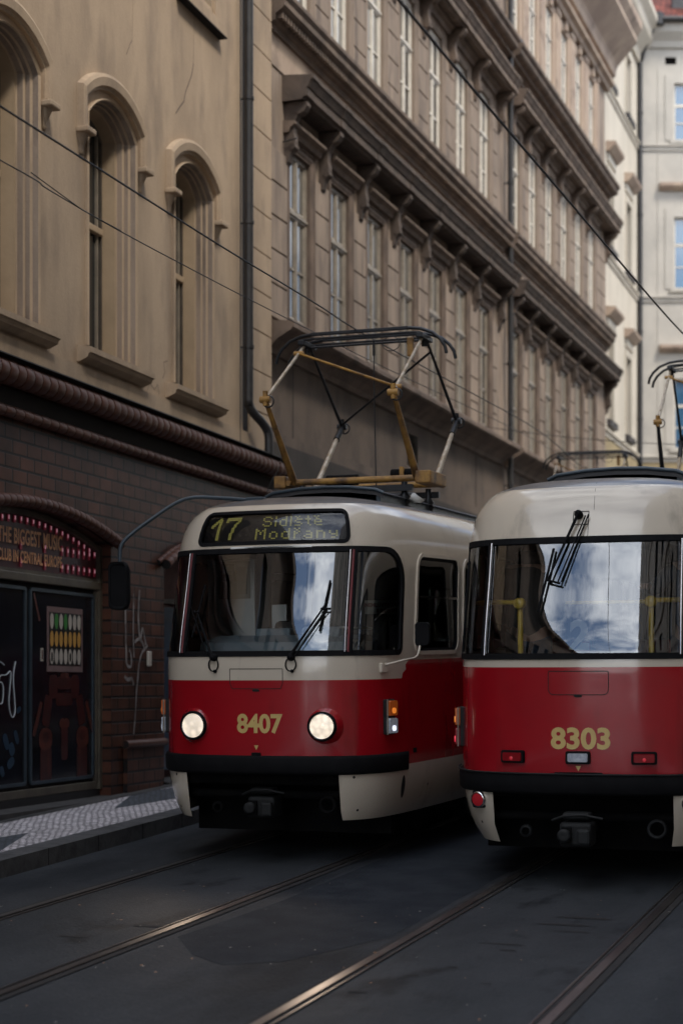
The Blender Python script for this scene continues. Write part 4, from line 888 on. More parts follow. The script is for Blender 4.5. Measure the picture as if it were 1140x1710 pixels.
def pantograph(root,yc,zh,zk,low='yellow_rod',base=3.43):
    """diamond pantograph: base frame, two lower arm pairs, upper arm frames, collector head"""
    pg=MB(); pg.m('yellow_rod'); hb=.66; ky=1.12; sy=.36
    for sg in (-1,1):
        pg.tube([(-hb,yc+sg*sy,base),(hb,yc+sg*sy,base)],.032,10)
    for sx in (-1,1): pg.tube([(sx*hb,yc-sy-.1,base-.01),(sx*hb,yc+sy+.1,base-.01)],.028,8); pg.box(sx*hb-.02,sx*(hb+.14)+.0,yc-sy-.12,yc-sy+.45,base-.06,base+.06,b=.012)
    fr=pg.build('base_frame'); fr.parent=root
    mb=MB(); mb.m('dark_rod')
    for sx in (-1,1):
        for sg in (-1,1):
            mb.lathe((sx*.52,yc+sg*.42,3.05),(0,0,1),[(.03,0),(.05,.02),(.07,.05),(.04,.07),(.07,.10),(.04,.12),(.065,.15),(.04,.17),(.06,.2),(.03,.24),(.03,.34)],12)
    mb.box(-.62,.62,yc-.5,yc-.44,3.30,3.36); mb.box(-.62,.62,yc+.44,yc+.5,3.30,3.36); mb.box(-.3,.5,yc-.12,yc+.12,3.14,3.32,b=.03)
    mb.m('void'); mb.tube([(-.45,yc+.1,base+.05),(-.12,yc+.1,base+.05)],.055,12); mb.tube([(.28,yc-.05,base+.07),(.55,yc-.05,base+.07)],.055,12); mb.m('yellow_rod'); mb.box(.38,.42,yc-.12,yc+.02,base,base+.14)
    mb.m('cab'); mb.lathe((.55,yc-.2,3.2),(0,0,1),[(.07,0),(.10,.03),(.03,.08),(.01,.1)],12)
    mb.build('insulator',parent=root)
    kx=.63; hx=.61; zu=zh-.10
    for sg in (-1,1):                              # sg=-1 near, +1 far
        for sx in (-1,1):
            mb=MB(); mb.m(low if sg<0 else 'pale_rod')
            p0=Vector((sx*(hb-.03),yc+sg*(sy-.1*(sg>0)),base)); p1=Vector((sx*kx,yc+sg*ky,zk)); mb.tube([p0,p1],.038 if sg<0 else .030,10,.022 if sg<0 else .020)
            mb.m('yellow_rod' if sg<0 else 'dark_rod'); mb.tube([p1-Vector((.05,0,0)),p1+Vector((.05,0,0))],.034,10); mb.tube([p1-Vector((.0,0,.06)),p1+Vector((0,0,.08))],.026,8)
            if sg>0: mb.tube([p1,p1.lerp(p0,.22)],.034,8)
            mb.m('dark_rod'); mb.tube([p1+Vector((.03+.055*math.sin(t),-.0,.055*math.cos(t)-.02)) for t in (6.28*i/10 for i in range(11))],.008,5)
            lo=mb.build('lower_arm',parent=root)
            mb=MB(); mb.m('pale_rod' if sg<0 else 'dark_rod'); p2=Vector((sx*hx,yc+sg*.10,zu)); mb.tube([p1,p2],.019,8,.014)
            if sg<0: mb.m('yellow_rod'); e=.86 if sx<0 else .10; q=p1.lerp(p2,e); mb.tube([q-Vector((.05,0,0)),q+Vector((.05,0,0))],.022,8)
            mb.build('upper_arm',parent=root)
        A=Vector((-kx,yc+sg*ky,zk)); B=Vector((-hx,yc+sg*.1,zu)); C=Vector((kx,yc+sg*ky,zk)); D_=Vector((hx,yc+sg*.1,zu))
        mb=MB(); mb.m('yellow_rod' if sg<0 else 'dark_rod')
        if sg<0: mb.tube([A.lerp(B,.86),C.lerp(D_,.10)],.013,8)
        else: mb.tube([A.lerp(B,.02),C.lerp(D_,.88)],.013,8)
        mb.build('diagonal_brace',parent=root)
    mb=MB(); mb.m('dark_rod')
    for dy in (-.17,.17):
        pts=[(-.88,yc+dy,zh-.27),(-.865,yc+dy,zh-.20),(-.82,yc+dy,zh-.13),(-.74,yc+dy,zh-.06),(-.62,yc+dy,zh-.015),(-.5,yc+dy,zh),(.5,yc+dy,zh),(.62,yc+dy,zh-.015),(.74,yc+dy,zh-.06),(.82,yc+dy,zh-.13),(.865,yc+dy,zh-.20),(.88,yc+dy,zh-.27)]
        mb.tube(pts,.017,6); mb.box(-.5,.5,yc+dy-.024,yc+dy+.022,zh-.016,zh+.014,b=.004)
        mb.tube([(-.62,yc+dy,zh-.05),(-.5,yc+dy,zh-.045),(.5,yc+dy,zh-.045),(.62,yc+dy,zh-.05)],.011,6)
    mb.tube([(-.61,yc,zu-.0),(.61,yc,zu-.0)],.012,8)
    for sx in (-1,1): mb.box(sx*.61-.035,sx*.61+.035,yc-.19,yc+.19,zh-.10,zh-.05,b=.008); mb.tube([(sx*.61,yc,zu-.06),(sx*.61,yc,zu+.05)],.03,8)
    mb.m('yellow_rod'); mb.box(.46,.52,yc-.1,yc-.05,zh-.26,zh-.08,b=.01); mb.m('dark_rod'); mb.tube([(.30+.09*math.sin(t),yc-.1,zh-.13+.07*math.cos(t)) for t in (6.28*i/14 for i in range(15))],.004,5)
    mb.build('collector_head',parent=root)
    mb=MB(); mb.m('dark_rod'); mb.tube([(.09,yc,zu),(.09,yc,zu-.35),(.10,yc-.02,base+.6),(.12,yc-.05,3.2)],.006,6); mb.tube([(.09,yc,zu+.02),(.09,yc,zu-.12)],.014,6); mb.build('pull_cord',parent=root)
def build_tram(kind,loc,yaw,label,group,pano,num,detail=True):
    front=kind=='front'
    root=empty('tram',(loc[0],loc[1],gz(loc[1])),(math.atan(GR),0,yaw),label=label,cat='tram',group=group)
    WB,WT=(1.765,2.635) if front else (1.735,2.615)
    AW=a_of(1.045)+.02
    # main glazed band (near end)
    rad=(.05,.05,.30,.30) if front else (.05,.05,.07,.07)
    AWm=AW if front else AW+.03
    nearwin=rrect(-AWm,AWm,WB,WT,rad); farwin=[rrect(LA-AW,LA-.01,1.75,2.63,(.05,.01,.01,.15)),rrect(-LA+.01,-LA+AW,1.75,2.63,(.01,.05,.15,.01))]
    # side windows
    sw=[]; s_start=a_of(1.08)+.12
    y=s_start; wins=[(s_start,s_start+1.02)]; y=s_start+1.20
    while y+1.1<LA-AW-.4: wins.append((y,y+1.08)); y+=1.26
    sidew=[]
    for sg in (-1,1):
        for (p,q) in wins:
            sidew.append((p,q,sg))
    holes=[nearwin]+farwin+[rrect(p,q,1.77,2.60,.10) if sg>0 else rrect(-q,-p,1.77,2.60,.10) for p,q,sg in sidew]
    disp=None
    if front:
        dx0,dx1,dv0,dv1=a_of(-.66),a_of(.72),2.695,2.975; disp=rrect(dx0,dx1,dv0,dv1,.05); holes.append(disp)
    L_=LA-.002; sk=.80; aa=a_of(.72)
    zb=.375 if front else .31
    outer=[(-L_,zb)]+[(-L_+ (L_-aa)*t/30,zb) for t in range(1,30)]+[(-aa-.03,zb),(-aa,.45),(-aa+.04,.82),(aa-.04,.82),(aa,.45),(aa+.03,zb)]+[(aa+(L_-aa)*t/30,zb) for t in range(1,30)]+[(L_,zb),(L_,3.5),(-L_,3.5)]
    zc=1.545 if front else 1.655
    ab=a_of(1.06)+.05 if front else 99
    redtop=lambda a: zc if abs(a)<ab else 1.70
    redbot=lambda a: .86 if abs(a)<1.5 else .81
    def cls(c):
        a,v=c
        if v>3.06: return 2
        if redbot(a)<v<redtop(a) : return 1
        if abs(LA-abs(a))<1.2 and v<.8: return 3
        return 0
    lines=[]
    if front: lines+= [[(-L_+.01,1.70),(-ab-.06,1.70),(-ab-.02,1.68),(-ab,1.62),(-ab+.03,1.56),(-ab+.08,zc),(ab-.08,zc),(ab-.03,1.56),(ab,1.62),(ab+.02,1.68),(ab+.06,1.70),(L_-.01,1.70)]]
    else: lines+=[[(-L_+.01,zc),(L_-.01,zc)]]
    lines+=[[(-L_+.01,.81),(-1.55,.81),(-1.5,.86),(1.5,.86),(1.55,.81),(L_-.01,.81)],[(-L_+.01,3.06),(L_-.01,3.06)]]
    def cls2(c):
        a,v=c
        if v>3.06: return 2
        if front:
            x=abs(a)
            if x<ab-.08: t=zc
            elif x<ab: t=zc+ (x-ab+.08)/.08*(.075)
            else: t=1.70
        else: t=zc
        b=.86 if abs(a)<1.5 else .81
        if b<v<t: return 1
        return 0
    G=agrid()
    body=build_patch('body',outer,holes,0,G,VG,lines,('tram_cream','tram_red','tram_roof'),cls2,parent=root)
    build_patch('interior_lining',[(-L_,.95),(L_,.95),(L_,3.1),(-L_,3.1)],[h for h in holes],-.045,G[::2],VG[8:45:3],(),('lining',),None,parent=root,back=True)
    # glazing
    apl,apr=(a_of(-.735),a_of(.735))
    mull=MB(); 
    eps=.008
    gl=[]
    def inner_ring(ring,d):
        cx=sum(p[0] for p in ring)/len(ring); return ring
    build_patch('windscreen' if front else 'rear_window',rrect(apl,apr,WB+.01,WT-.01,.01),(),-.004,[x for x in G if apl<x<apr],VG,(),('glass',),None,parent=root)
    for sg in (-1,1):
        r_=(.04,.04,.26 if front else .05,.04) 
        A_=rrect(apr+.0,AWm-.01,WB+.01,WT-.01,(.02,.04,.28 if front else .06,.02))
        if sg<0: A_=[(-p[0],p[1]) for p in A_][::-1]
        build_patch('side_screen',A_,(),-.004,[x for x in G if apr<abs(x)<AWm],VG,(),('glass',),None,parent=root)
    for sg in (-1,1):
        mb=MB(); mb.m('chrome'); a=sg*a_of(.735); P=[surf(a,WB+.01+(WT-WB-.02)*i/12,.010) for i in range(13)]; mb.tube(P,.009 if front else .013,8)
        if front: mb.m('darkred'); mb.tube([surf(a+.028,WB+.01+(WT-WB-.02)*i/12,.008) for i in range(13)],.011,8); mb.m('black'); mb.tube([surf(a+.052,WB+.01+(WT-WB-.02)*i/12,.004) for i in range(13)],.016,8)
        else: mb.m('black'); mb.tube([surf(a+sg*.02,WB+.01+(WT-WB-.02)*i/12,.0) for i in range(13)],.02,8)
        mb.build('window_pillar',parent=root)
    mb=MB(); mb.m('black'); surf_ring(mb,-AWm-.02,AWm+.02,WB-.022,WT+.022,tuple(q+.02 for q in rad),.045,.012,-.004); mb.build('window_rubber',parent=root)
    if not front: pass
    # far end glazing (simple, same shape)
    for sg in (-1,1):
        ring=farwin[0] if sg>0 else farwin[1]
        build_patch('far_window',ring,(),-.004,[x for x in G if LA-AW<abs(x)],VG[::2],(),('glass',),None,parent=root)
    # side windows
    for (p,q,sg) in sidew:
        x0,x1=(p,q) if sg>0 else (-q,-p)
        mb=MB(); mb.m('tram_cream'); surf_ring(mb,x0-.03,x1+.03,1.74,2.63,.13,.035,.012,.0); mb.m('black'); B_=surf_ring(mb,x0+.0,x1-.0,1.77,2.60,.10,.03,.004,-.012)
        mb.m('chrome'); mb.loft([[surf(x,v,o) for x in (x0+.03+(x1-x0-.06)*i/6 for i in range(7))] for v,o in ((2.255,-.01),(2.255,.004),(2.235,.004),(2.235,-.01))])
        fr=mb.build('side_window',parent=root)
        build_patch('pane',rrect(x0+.02,x1-.02,1.79,2.58,.08),(),-.010,(),(),(),('sidepane',),None,parent=fr)
    # doors on the pavement side (three folding doors)
    for s1 in ((1.9,3.1),(6.6,7.9),(10.6,11.8)):
        sgd=-1 if front else 1
        x0,x1=(s1[0],s1[1]) if sgd>0 else (-s1[1],-s1[0]); mb=MB(); mb.m('black'); surf_line(mb,[(x0,.5),(x0,2.66),(x1,2.66),(x1,.5)],.03,.006); surf_line(mb,[((x0+x1)/2,.5),((x0+x1)/2,2.66)],.03,.006); mb.build('folding_door',parent=root)
    # bumper
    mb=MB(); mb.m('black'); be=1.55; n=60; z0,z1=(.765,.915) if front else (.705,.855)
    rows=[(z1+.005,-.005),(z1+.0,.022),(z1-.02,.032),(z0+.02,.032),(z0,.02),(z0-.01,-.03)]
    tp=lambda i,o:o*min(1,(1.02-abs(2*i/n-1))*9); mb.loft([[surf(-be+2*be*i/n,z,tp(i,o)) for i in range(n+1)] for z,o in rows],smooth=True); 
    if not front: mb.m('iron'); mb.tube([surf(-be+2*be*i/n,z1+.004,.035) for i in range(n+1)],.007,6)
    mb.build('bumper',parent=root)
    # underframe, bogies, coupler
    mb=MB(); mb.m('void'); mb.box(-1.02,1.02,.75,LEN-.75,.62,.94,b=.02); mb.box(-.72,.72,.22,1.0,.66,.92,b=.02)
    mb.box(-1.1,1.1,.9,LEN-.9,.90,.94); mb.box(-.9,.9,.85,.95,.2,.66)
    mb.build('underframe',parent=root)
    for yb in (3.3,LEN-3.3):
        mb=MB(); mb.m('void'); mb.box(-.75,.75,yb-1.15,yb+1.15,.28,.55,b=.04); bg_=mb.build('bogie',parent=root)
        for dy in (-.95,.95):
            for sx in (-1,1):
                mb=MB(); mb.m('iron'); mb.lathe((sx*.67,yb+dy,.35),(sx,0,0),[(.001,-.06),(.34,-.06),(.37,-.055),(.37,-.04),(.35,-.03),(.345,.05),(.30,.06),(.28,.03),(.10,.03),(.08,.08),(.001,.08)],28); mb.build('wheel',parent=bg_)
    mb=MB(); mb.m('iron'); zc_=.48 if front else .42
    mb.tube([(0,.6,zc_),(0,.05,zc_)],.055,10); mb.box(-.12,.12,-.14,.08,zc_-.09,zc_+.09,b=.025); mb.m('void'); mb.box(-.09,-.02,-.19,-.17,zc_-.06,zc_+.06); mb.m('iron'); mb.box(.02,.12,-.21,-.15,zc_-.07,zc_+.05,b=.02)
    mb.box(-.10,.10,-.12,.02,zc_+.11,zc_+.16,b=.015); mb.tube([(-.18,-.1,zc_+.1),(-.08,-.15,zc_+.14),(.06,-.15,zc_+.15),(.2,-.12,zc_+.12)],.010,6); mb.lathe((-.07,-.2,zc_+.0),(0,-1,0),[(.05,0),(.05,.03),(.03,.035),(.001,.03)],14)
    co_=mb.build('coupler',parent=root)
    if front: co_.location=(0,.22,0)
    mb=MB(); mb.m('void'); mb.tube([(-.8,.35,zc_+.09),(.8,.35,zc_+.09)],.035,8); mb.m('void' if front else 'iron'); mb.lathe((.55,.22,zc_+.02),(0,-1,0),[(.075,0),(.075,.03),(.055,.035),(.05,.0)],18); mb.lathe((-.45,.25,zc_-.02),(0,-1,0),[(.05,0),(.05,.03),(.03,.035)],12); mb.build('buffer_beam',parent=root)
    # inner sides of the skirt at the ends
    # roof equipment
    mb=MB(); mb.m('lead'); 
    yy0=1.75; pr=[(-.58,3.215),(-.5,3.25),(-.25,3.28),(0,3.288),(.25,3.28),(.5,3.25),(.58,3.215)]
    mb.loft([[(x,yy0,z-.05) for x,z in pr],[(x,yy0,z) for x,z in pr],[(x,LEN-1.5,z) for x,z in pr],[(x,LEN-1.5,z-.05) for x,z in pr]]); mb.m('steelblue')
    mb.tube([(x,yy0-.01,z) for x,z in pr],.016,6)
    for sg in (-1,1): mb.box(sg*.50,sg*.54,yy0+.02,LEN-1.5,3.04,3.23)
    mb.build('roof_walkway',parent=root)
    mb=MB(); mb.m('lead'); mb.box(-.45,.45,7.4,9.4,3.1,3.24,b=.04); mb.build('resistor_box',parent=root)
    pr_=empty('pantograph',(0,0,0),parent=root)
    pantograph(pr_,*pano)
    # maintenance hatch, number, emblem
    mb=MB(); mb.m('joint')
    if front: surf_line(mb,[(-.215,1.475),(-.235,1.52),(-.235,1.64),(.235,1.64),(.235,1.52),(.215,1.475)],.006,.002,True); surf_box(mb,-.03,.03,1.452,1.47,0,.008)
    else: surf_line(mb,[(.075,2.84),(.075,3.2)],.003,.002); surf_line(mb,rrect(-.225,.225,1.45,1.625,(.04,.04,.01,.01),.05,4),.006,.002,True); surf_box(mb,-.03,.03,1.432,1.45,0,.008)
    mb.build('hatch',parent=root)
    mb=MB(); mb.m('gold'); nv=1.185 if front else 1.125
    surf_text(mb,num,.165,.03 if front else .015,nv,.405 if front else .445,.004,.035); mb.build('fleet_number',parent=root)
    mb=MB(); mb.m('gold'); ev=.985 if front else .90; mb.add([surf(-.02,ev+.02,.004),surf(.02,ev+.02,.004),surf(0,ev-.02,.004)],[(0,1,2)]); mb.m('black'); surf_box(mb,-.04 if front else -.18,.04 if front else .18,.915 if front else .858,.945 if front else .872,0,.02); mb.build('emblem',parent=root)
    for sx in (-1,1):
        mb=MB(); mb.m('joint')
        for (x_,v_) in ((.80,.74),(.84,.46),(1.25,.6)): 
            a=sx*(a_of(x_) if x_<1.2 else 2.0); c=surf(a,v_,.003); mb.lathe(c,sn(a,v_),[(.012,0),(.001,.002)],10)
        if front: a=sx*(a_of(1.06)); P=[(a+.035*math.cos(t),.62+.10*math.sin(t)) for t in (6.283*i/16 for i in range(16))]; mb.add([surf(p[0],p[1],.004) for p in P],[tuple(range(16))])
        mb.build('skirt_bolt',parent=root)
    if front:
        # destination display
        build_patch('display_box',rrect(dx0,dx1,dv0,dv1,.05),(),-.03,[x for x in G if dx0<x<dx1],[2.72+.04*i for i in range(6)],(),('display',),None,parent=root)
        mb=MB(); mb.m('black'); surf_ring(mb,dx0-.012,dx1+.012,dv0-.012,dv1+.012,.06,.03,.008,-.03); db=mb.build('display_frame',parent=root)
        mb=MB(); mb.m('led'); dots(mb,'17',-.52,2.915,.022,.024,-.026,gap=2); 
        # route number drawn large
        mb2=MB(); mb2.m('led')
        def big(poly_rows,a0,v1,d):
            for r_i,row in enumerate(poly_rows):
                for c_i,b_ in enumerate(row):
                    if b_=='1':
                        x,y=a0+c_i*d,v1-r_i*d; w=d*.42; mb2.add([surf(x-w,y-w,-.022),surf(x+w,y-w,-.022),surf(x+w,y+w,-.022),surf(x-w,y+w,-.022)],[(0,1,2,3)])
        big(['00001100','00011110','00111110','01110110','11100110','11000110','00000110','00000110','00000110','00000110','00000110','00000110','00000110'],-.585,2.935,.0155)
        big(['1111111111','1111111111','1100000011','0000000110','0000001100','0000001100','0000011000','0000011000','0000011000','0000110000','0000110000','0000110000','0000110000'],-.435,2.935,.0155)
        dots(mb2,'SIdlHtE',-.055,2.935,.0185,.0135,-.022,gap=1.4); dots(mb2,'ModRany',-.11,2.825,.0205,.0135,-.022,gap=1.5)
        mb2.build('dot_lettering',parent=root)
        build_patch('display_glass',rrect(dx0+.01,dx1-.01,dv0+.01,dv1-.01,.04),(),-.004,[x for x in G if dx0<x<dx1],[2.72+.04*i for i in range(6)],(),('glass_soft',),None,parent=root)
        mb=MB(); mb.m('cab'); surf_box(mb,a_of(-.32),a_of(.42),2.648,2.664,0,.02,.003); mb.build('sun_strip',parent=root)
        # headlights
        for sx in (-1,1):
            if detail:
                ld=bpy.data.lights.new('headlamp_beam','SPOT'); ld.energy=16; ld.color=(1,.78,.58); ld.spot_size=R(70); ld.spot_blend=1; ld.shadow_soft_size=.09
                lo_=bpy.data.objects.new('headlamp_beam',ld); COL.objects.link(lo_); lo_.parent=root; lo_.location=(sx*.57,-.18,1.165); lo_.rotation_euler=(R(75),0,R(180))
            a=a_of(.57)*sx; c=surf(a,1.165,0); n_=Vector((0,-1,0)) ; n_=(sn(a,1.165)*.35+n_*.65).normalized()
            mb=MB(); mb.m('tram_red'); mb.lathe(c-n_*.06,n_,[(.165,.035),(.15,.055),(.132,.08),(.124,.092),(.122,.092)],36); mb.m('black'); mb.lathe(c-n_*.06,n_,[(.123,.08),(.123,.115),(.116,.122),(.108,.12),(.104,.10)],36)
            hl_=mb.build('headlight',parent=root)
            mb=MB(); mb.m('head'); mb.lathe(c-n_*.06,n_,[(.104,.106),(.085,.114),(.05,.12),(.001,.123)],30); mb.build('lens',parent=hl_)
            mb=MB(); mb.m('chrome'); mb.lathe(c-n_*.06,n_,[(.106,.104),(.106,.118),(.101,.118),(.101,.106)],30); mb.build('rim',parent=hl_)
    # corner marker lamps
    for sx in (-1,1):
        a0=a_of(1.0)*sx; za,zb=(1.08,1.375) if front else (1.03,1.34); am=a0
        w=.055
        mb=MB(); mb.m('iron'); surf_box(mb,am-w-.01,am+w+.01,za,zb,0,.03,.01); mb.m('brown_frame'); mb.tube([surf(am-sx*(w+.006),za+.0,.045),surf(am-sx*(w+.006),zb,.045)],.007,6); lm=mb.build('marker_lamp',parent=root)
        zm=(za+zb)/2
        for (p,q,lo,hot) in ((zm+.01,zb-.01,'orange','orange_hot'),(za+.01,zm-.01,'clear_lens' if front else 'red_lens','white_hot' if front else 'red_hot')):
            mb=MB(); mb.m(lo); surf_box(mb,am-w,am+w,p,q,.03,.065,.012); mb.m(hot); zz=p+(q-p)*.33; surf_box(mb,am-.026,am+.026,zz-.024,zz+.026,.055,.069,.02); mb.build('lens',parent=lm)
    if not front:
        for x_,m1,m2 in ((-.50,'red_lens','red_hot'),(0,'clear_lens','clear_lens'),(.48,'red_lens','red_hot')):
            a=a_of(x_) if x_ else 0.0
            mb=MB(); mb.m('black'); surf_box(mb,a-.092,a+.092,.935,1.03,0,.035,.015); lm=mb.build('rear_lamp',parent=root)
            mb=MB(); mb.m(m1); surf_box(mb,a-.075,a+.075,.950,1.015,.03,.046,.012); 
            if x_: mb.m('red_lens'); 
            mb.build('lens',parent=lm)
            if x_: mb=MB(); mb.m('red_warm'); mb.lathe(surf(a,.972,.046),sn(a,.972),[(.014,0),(.008,.003),(.001,.004)],10); mb.build('bulb',parent=lm)
        for sx in (-1,1):
            a=a_of(.80)*sx; v_=.645; c=surf(a,v_,.01); n_=(sn(a,v_)+Vector((0,-1.2,0))).normalized(); mb=MB(); mb.m('void'); mb.box(c.x-.06,c.x+.06,c.y-.01,c.y+.05,c.z-.07,c.z+.07,b=.02); mb.m('chrome'); mb.lathe(c,n_,[(.062,0),(.062,.03),(.05,.034)],24); mb.m('red_disc'); mb.lathe(c,n_,[(.051,.03),(.03,.036),(.001,.037)],24); mb.build('reflector',parent=root)
    # wipers
    def wiper(pts_arm,pts_arm2,blade,piv,up=False,loop=True):
        mb=MB(); mb.m('black'); P=lambda l,o:[surf(a,v,o) for a,v in l]
        mb.tube(P(pts_arm,.05),.013,6,.007); mb.tube(P(pts_arm2,.05),.006,6)
        mb.lathe(surf(*piv,0),sn(*piv),[(.032,0),(.032,.03),(.022,.06),(.001,.065)],14)
        mb.tube([surf(a,v,.035) for a,v in blade],.010,6)
        m_=((blade[0][0]+blade[1][0])/2,(blade[0][1]+blade[1][1])/2); e=pts_arm[-1]; mb.tube([surf(*m_,.035),surf(*e,.05)],.012,6); mb.tube([surf(e[0]-.02,e[1],.05),surf(pts_arm2[-1][0]+.02,pts_arm2[-1][1],.05)],.009,6)
        if loop: mb.tube([surf(piv[0]+.045*math.sin(t),piv[1]-.06+.055*math.cos(t),.02) for t in (6.283*i/14 for i in range(15))],.006,6); mb.lathe(surf(piv[0]+.01,piv[1]-.115,.0),sn(*piv),[(.014,0),(.014,.02),(.001,.022)],8)
        mb.build('wiper',parent=root)
    if front:
        wiper([(-.38,1.74),(-.56,2.10)],[(-.42,1.74),(-.62,2.12)],[(-.52,2.34),(-.60,1.90)],(-.38,1.735))
        wiper([(.31,1.74),(.555,2.12)],[(.35,1.74),(.60,2.12)],[(.60,2.36),(.54,1.94)],(.31,1.735))
        # mirrors
        mb=MB(); mb.m('steelblue'); mb.tube(smooth([(-.30,.75,3.10),(-.55,.6,3.12),(-.82,.45,3.11),(-1.05,.25,2.93),(-1.25,.12,2.74),(-1.28,.10,2.60),(-1.28,.10,2.35)],4),.017,8); mb.box(-.36,-.2,.7,.8,3.07,3.13,b=.01); mr_=mb.build('mirror_arm',parent=root)
        mb=MB(); mb.m('black'); P=rrect(-1.36,-1.20,2.15,2.56,.05,.05,6); T=lambda y,k:[(-1.28+(x+1.28)*k,y,2.355+(z-2.355)*k) for x,z in P]
        mb.loft([T(.06,.86),T(.03,1),T(.10,1.02),T(.17,.8),T(.19,.3)],True,True); mb.add(T(.06,.86),[tuple(range(len(P)))]); mb.add(T(.19,.3),[tuple(range(len(P)))]); mb.build('mirror_head',parent=mr_)
        mb=MB(); mb.m('tram_cream'); mb.tube(smooth([surf(a_of(.98),1.66,.0),surf(a_of(.98),1.67,.06),surf(a_of(1.02),1.70,.12),surf(a_of(1.06),1.73,.13),surf(a_of(1.07),1.86,.13)],4),.010,6); surf_box(mb,a_of(.96),a_of(.99),1.60,1.68,0,.03,.008); mr_=mb.build('mirror_arm',parent=root)
        mb=MB(); mb.m('black'); c=surf(a_of(1.07),1.91,.15); P=rrect(-.06,.06,-.10,.10,.03,.04,5); mb.loft([[c+Vector((x*k,-y,z*k)) for x,z in P] for y,k in ((.03,.85),(.035,1),(-.02,1),(-.05,.6))],True,True); mb.add([c+Vector((x*.85,-.03,z*.85)) for x,z in P],[tuple(range(len(P)))]); mb.add([c+Vector((x*.6,.05,z*.6)) for x,z in P],[tuple(range(len(P)))]); mb.build('mirror_head',parent=mr_)
        # cab
        mb=MB(); mb.m('dash'); pts=[(x,y) for x,y in ((-.93,.60),(-.80,.36),(-.5,.22),(0,.17),(.5,.22),(.80,.36),(.93,.60))]
        k=[(x*.93,y+.10) for x,y in pts]; mb.loft([[(x*.96,y+.02,1.70) for x,y in k],[(x*.95,y+.06,1.86) for x,y in k],[(x*.8,y+.20,1.92) for x,y in k],[(x*.75,y+.45,1.88) for x,y in k],[(x*.75,y+.46,.95) for x,y in k]]); mb.box(-.20,.12,.50,.62,1.90,1.98,b=.02); mb.box(.2,.55,.55,.7,1.90,1.99,b=.03); mb.build('dashboard',parent=root)
        mb=MB(); mb.m('cab'); mb.box(-.98,-.52,1.30,1.34,.95,2.62); mb.box(-.36,-.22,1.32,1.35,.95,2.2); mb.m('cabdark'); mb.box(-.50,-.38,1.30,1.36,.95,2.7); mb.box(-.2,.45,1.5,1.54,.95,2.75); mb.box(.45,.5,1.3,1.5,.95,2.7); mb.box(.5,1.03,1.3,1.34,.95,2.68); mb.build('cab_partition',parent=root)  # right-hand dark panel raised to block light from the panes behind
        mb=MB(); mb.m('poster'); mb.box(-.86,-.56,1.285,1.298,2.26,2.60); mb.m('cabdark'); mb.box(-.84,-.70,1.275,1.284,2.42,2.58); mb.m('brown_frame'); mb.box(-.68,-.59,1.275,1.284,2.30,2.55); mb.m('cab'); mb.box(-.79,-.765,1.27,1.274,2.44,2.56); mb.box(-.82,-.73,1.27,1.2735,2.485,2.51); mb.build('notice_board',parent=root)
        mb=MB(); mb.m('poster'); mb.box(.60,1.02,1.1,1.11,2.10,2.22); mb.m('darkred')
        for ln,zt_ in enumerate((2.175,2.125)):
            V,F=text_mesh('NEMLUVTE ZA JIZDY' if ln==0 else 'S RIDICEM',.045,.002); mb.add([(.81+v[0],1.095,zt_+v[1]-.012) for v in V],F)
        mb.build('cab_notice',parent=root)
        mb=MB(); mb.m('cab'); V,F=text_mesh('524',.105,.004); a=a_of(.83); mb.add([surf(a+v[0],1.80+v[1]*1.1,-.02) for v in V],F); mb.tube([(.62,.35,1.98),(.86,.5,1.97)],.008,6); mb.build('cab_number',parent=root)
        mb=MB(); mb.m('cabdark'); mb.box(-.25,.25,1.05,1.2,1.35,2.05,b=.05); mb.box(-.25,.25,.75,1.2,1.28,1.38,b=.04); mb.build('driver_seat',parent=root)
    else:
        wiper([(-.04,2.79),(-.245,2.30)],[(.02,2.78),(-.17,2.27)],[(-.215,2.54),(-.31,2.06)],(-.04,2.80),loop=False)
        mb=MB(); mb.m('black'); mb.tube([surf(.04,2.79,.04),surf(-.14,2.28,.05)],.006,6); mb.m('joint'); surf_line(mb,[(-.085,2.73),(-.085,2.83),(.035,2.83),(.035,2.73)],.006,.003,True); surf_line(mb,[(.035,2.73),(.035,2.63)],.004,.003); mb.build('wiper_mount',parent=root)
        mb=MB(); mb.m('cabdark'); mb.box(-1.0,1.0,LEN-1.9,LEN-1.86,.95,2.95); mb.build('added_bulkhead',parent=root)  # unseen dark partition added to block light from the far windows
        # handrail behind the rear window
        mb=MB(); mb.m('yellow_rail'); yr=.30
        for sx in (-1,1):
            mb.tube([(sx*.50,yr,1.0),(sx*.50,yr,2.10),(sx*.50,yr,2.15)],.022,10); mb.lathe((sx*.50,yr-.03,2.14),(0,-1,0),[(.045,-.04),(.045,.02),(.03,.03),(.001,.03)],12)
            mb.tube([(sx*.50,yr,2.15),(sx*.72,yr+.10,2.155),(sx*.92,yr+.35,2.155)],.019,10)
        mb.tube([(-.36,yr+.9,2.16),(.36,yr+.9,2.16)],.016,8)
        mb.build('handrail',parent=root)
        mb=MB(); mb.m('poster'); V,F=text_mesh('2',.30,.012); mb.add([surf(.0+v[0],1.80+v[1]*1.0,-.03) for v in V],F); mb.build('route_number',parent=root)
        mb=MB(); mb.m('black'); mb.tube(smooth([surf(-.06,1.76,-.03),surf(-.01,1.82,-.03),surf(.06,1.88,-.03),surf(.10,1.89,-.03)],4),.006,6); mb.tube([surf(.11,1.86,-.03),surf(.11,1.93,-.03)],.014,8); mb.build('microphone',parent=root)
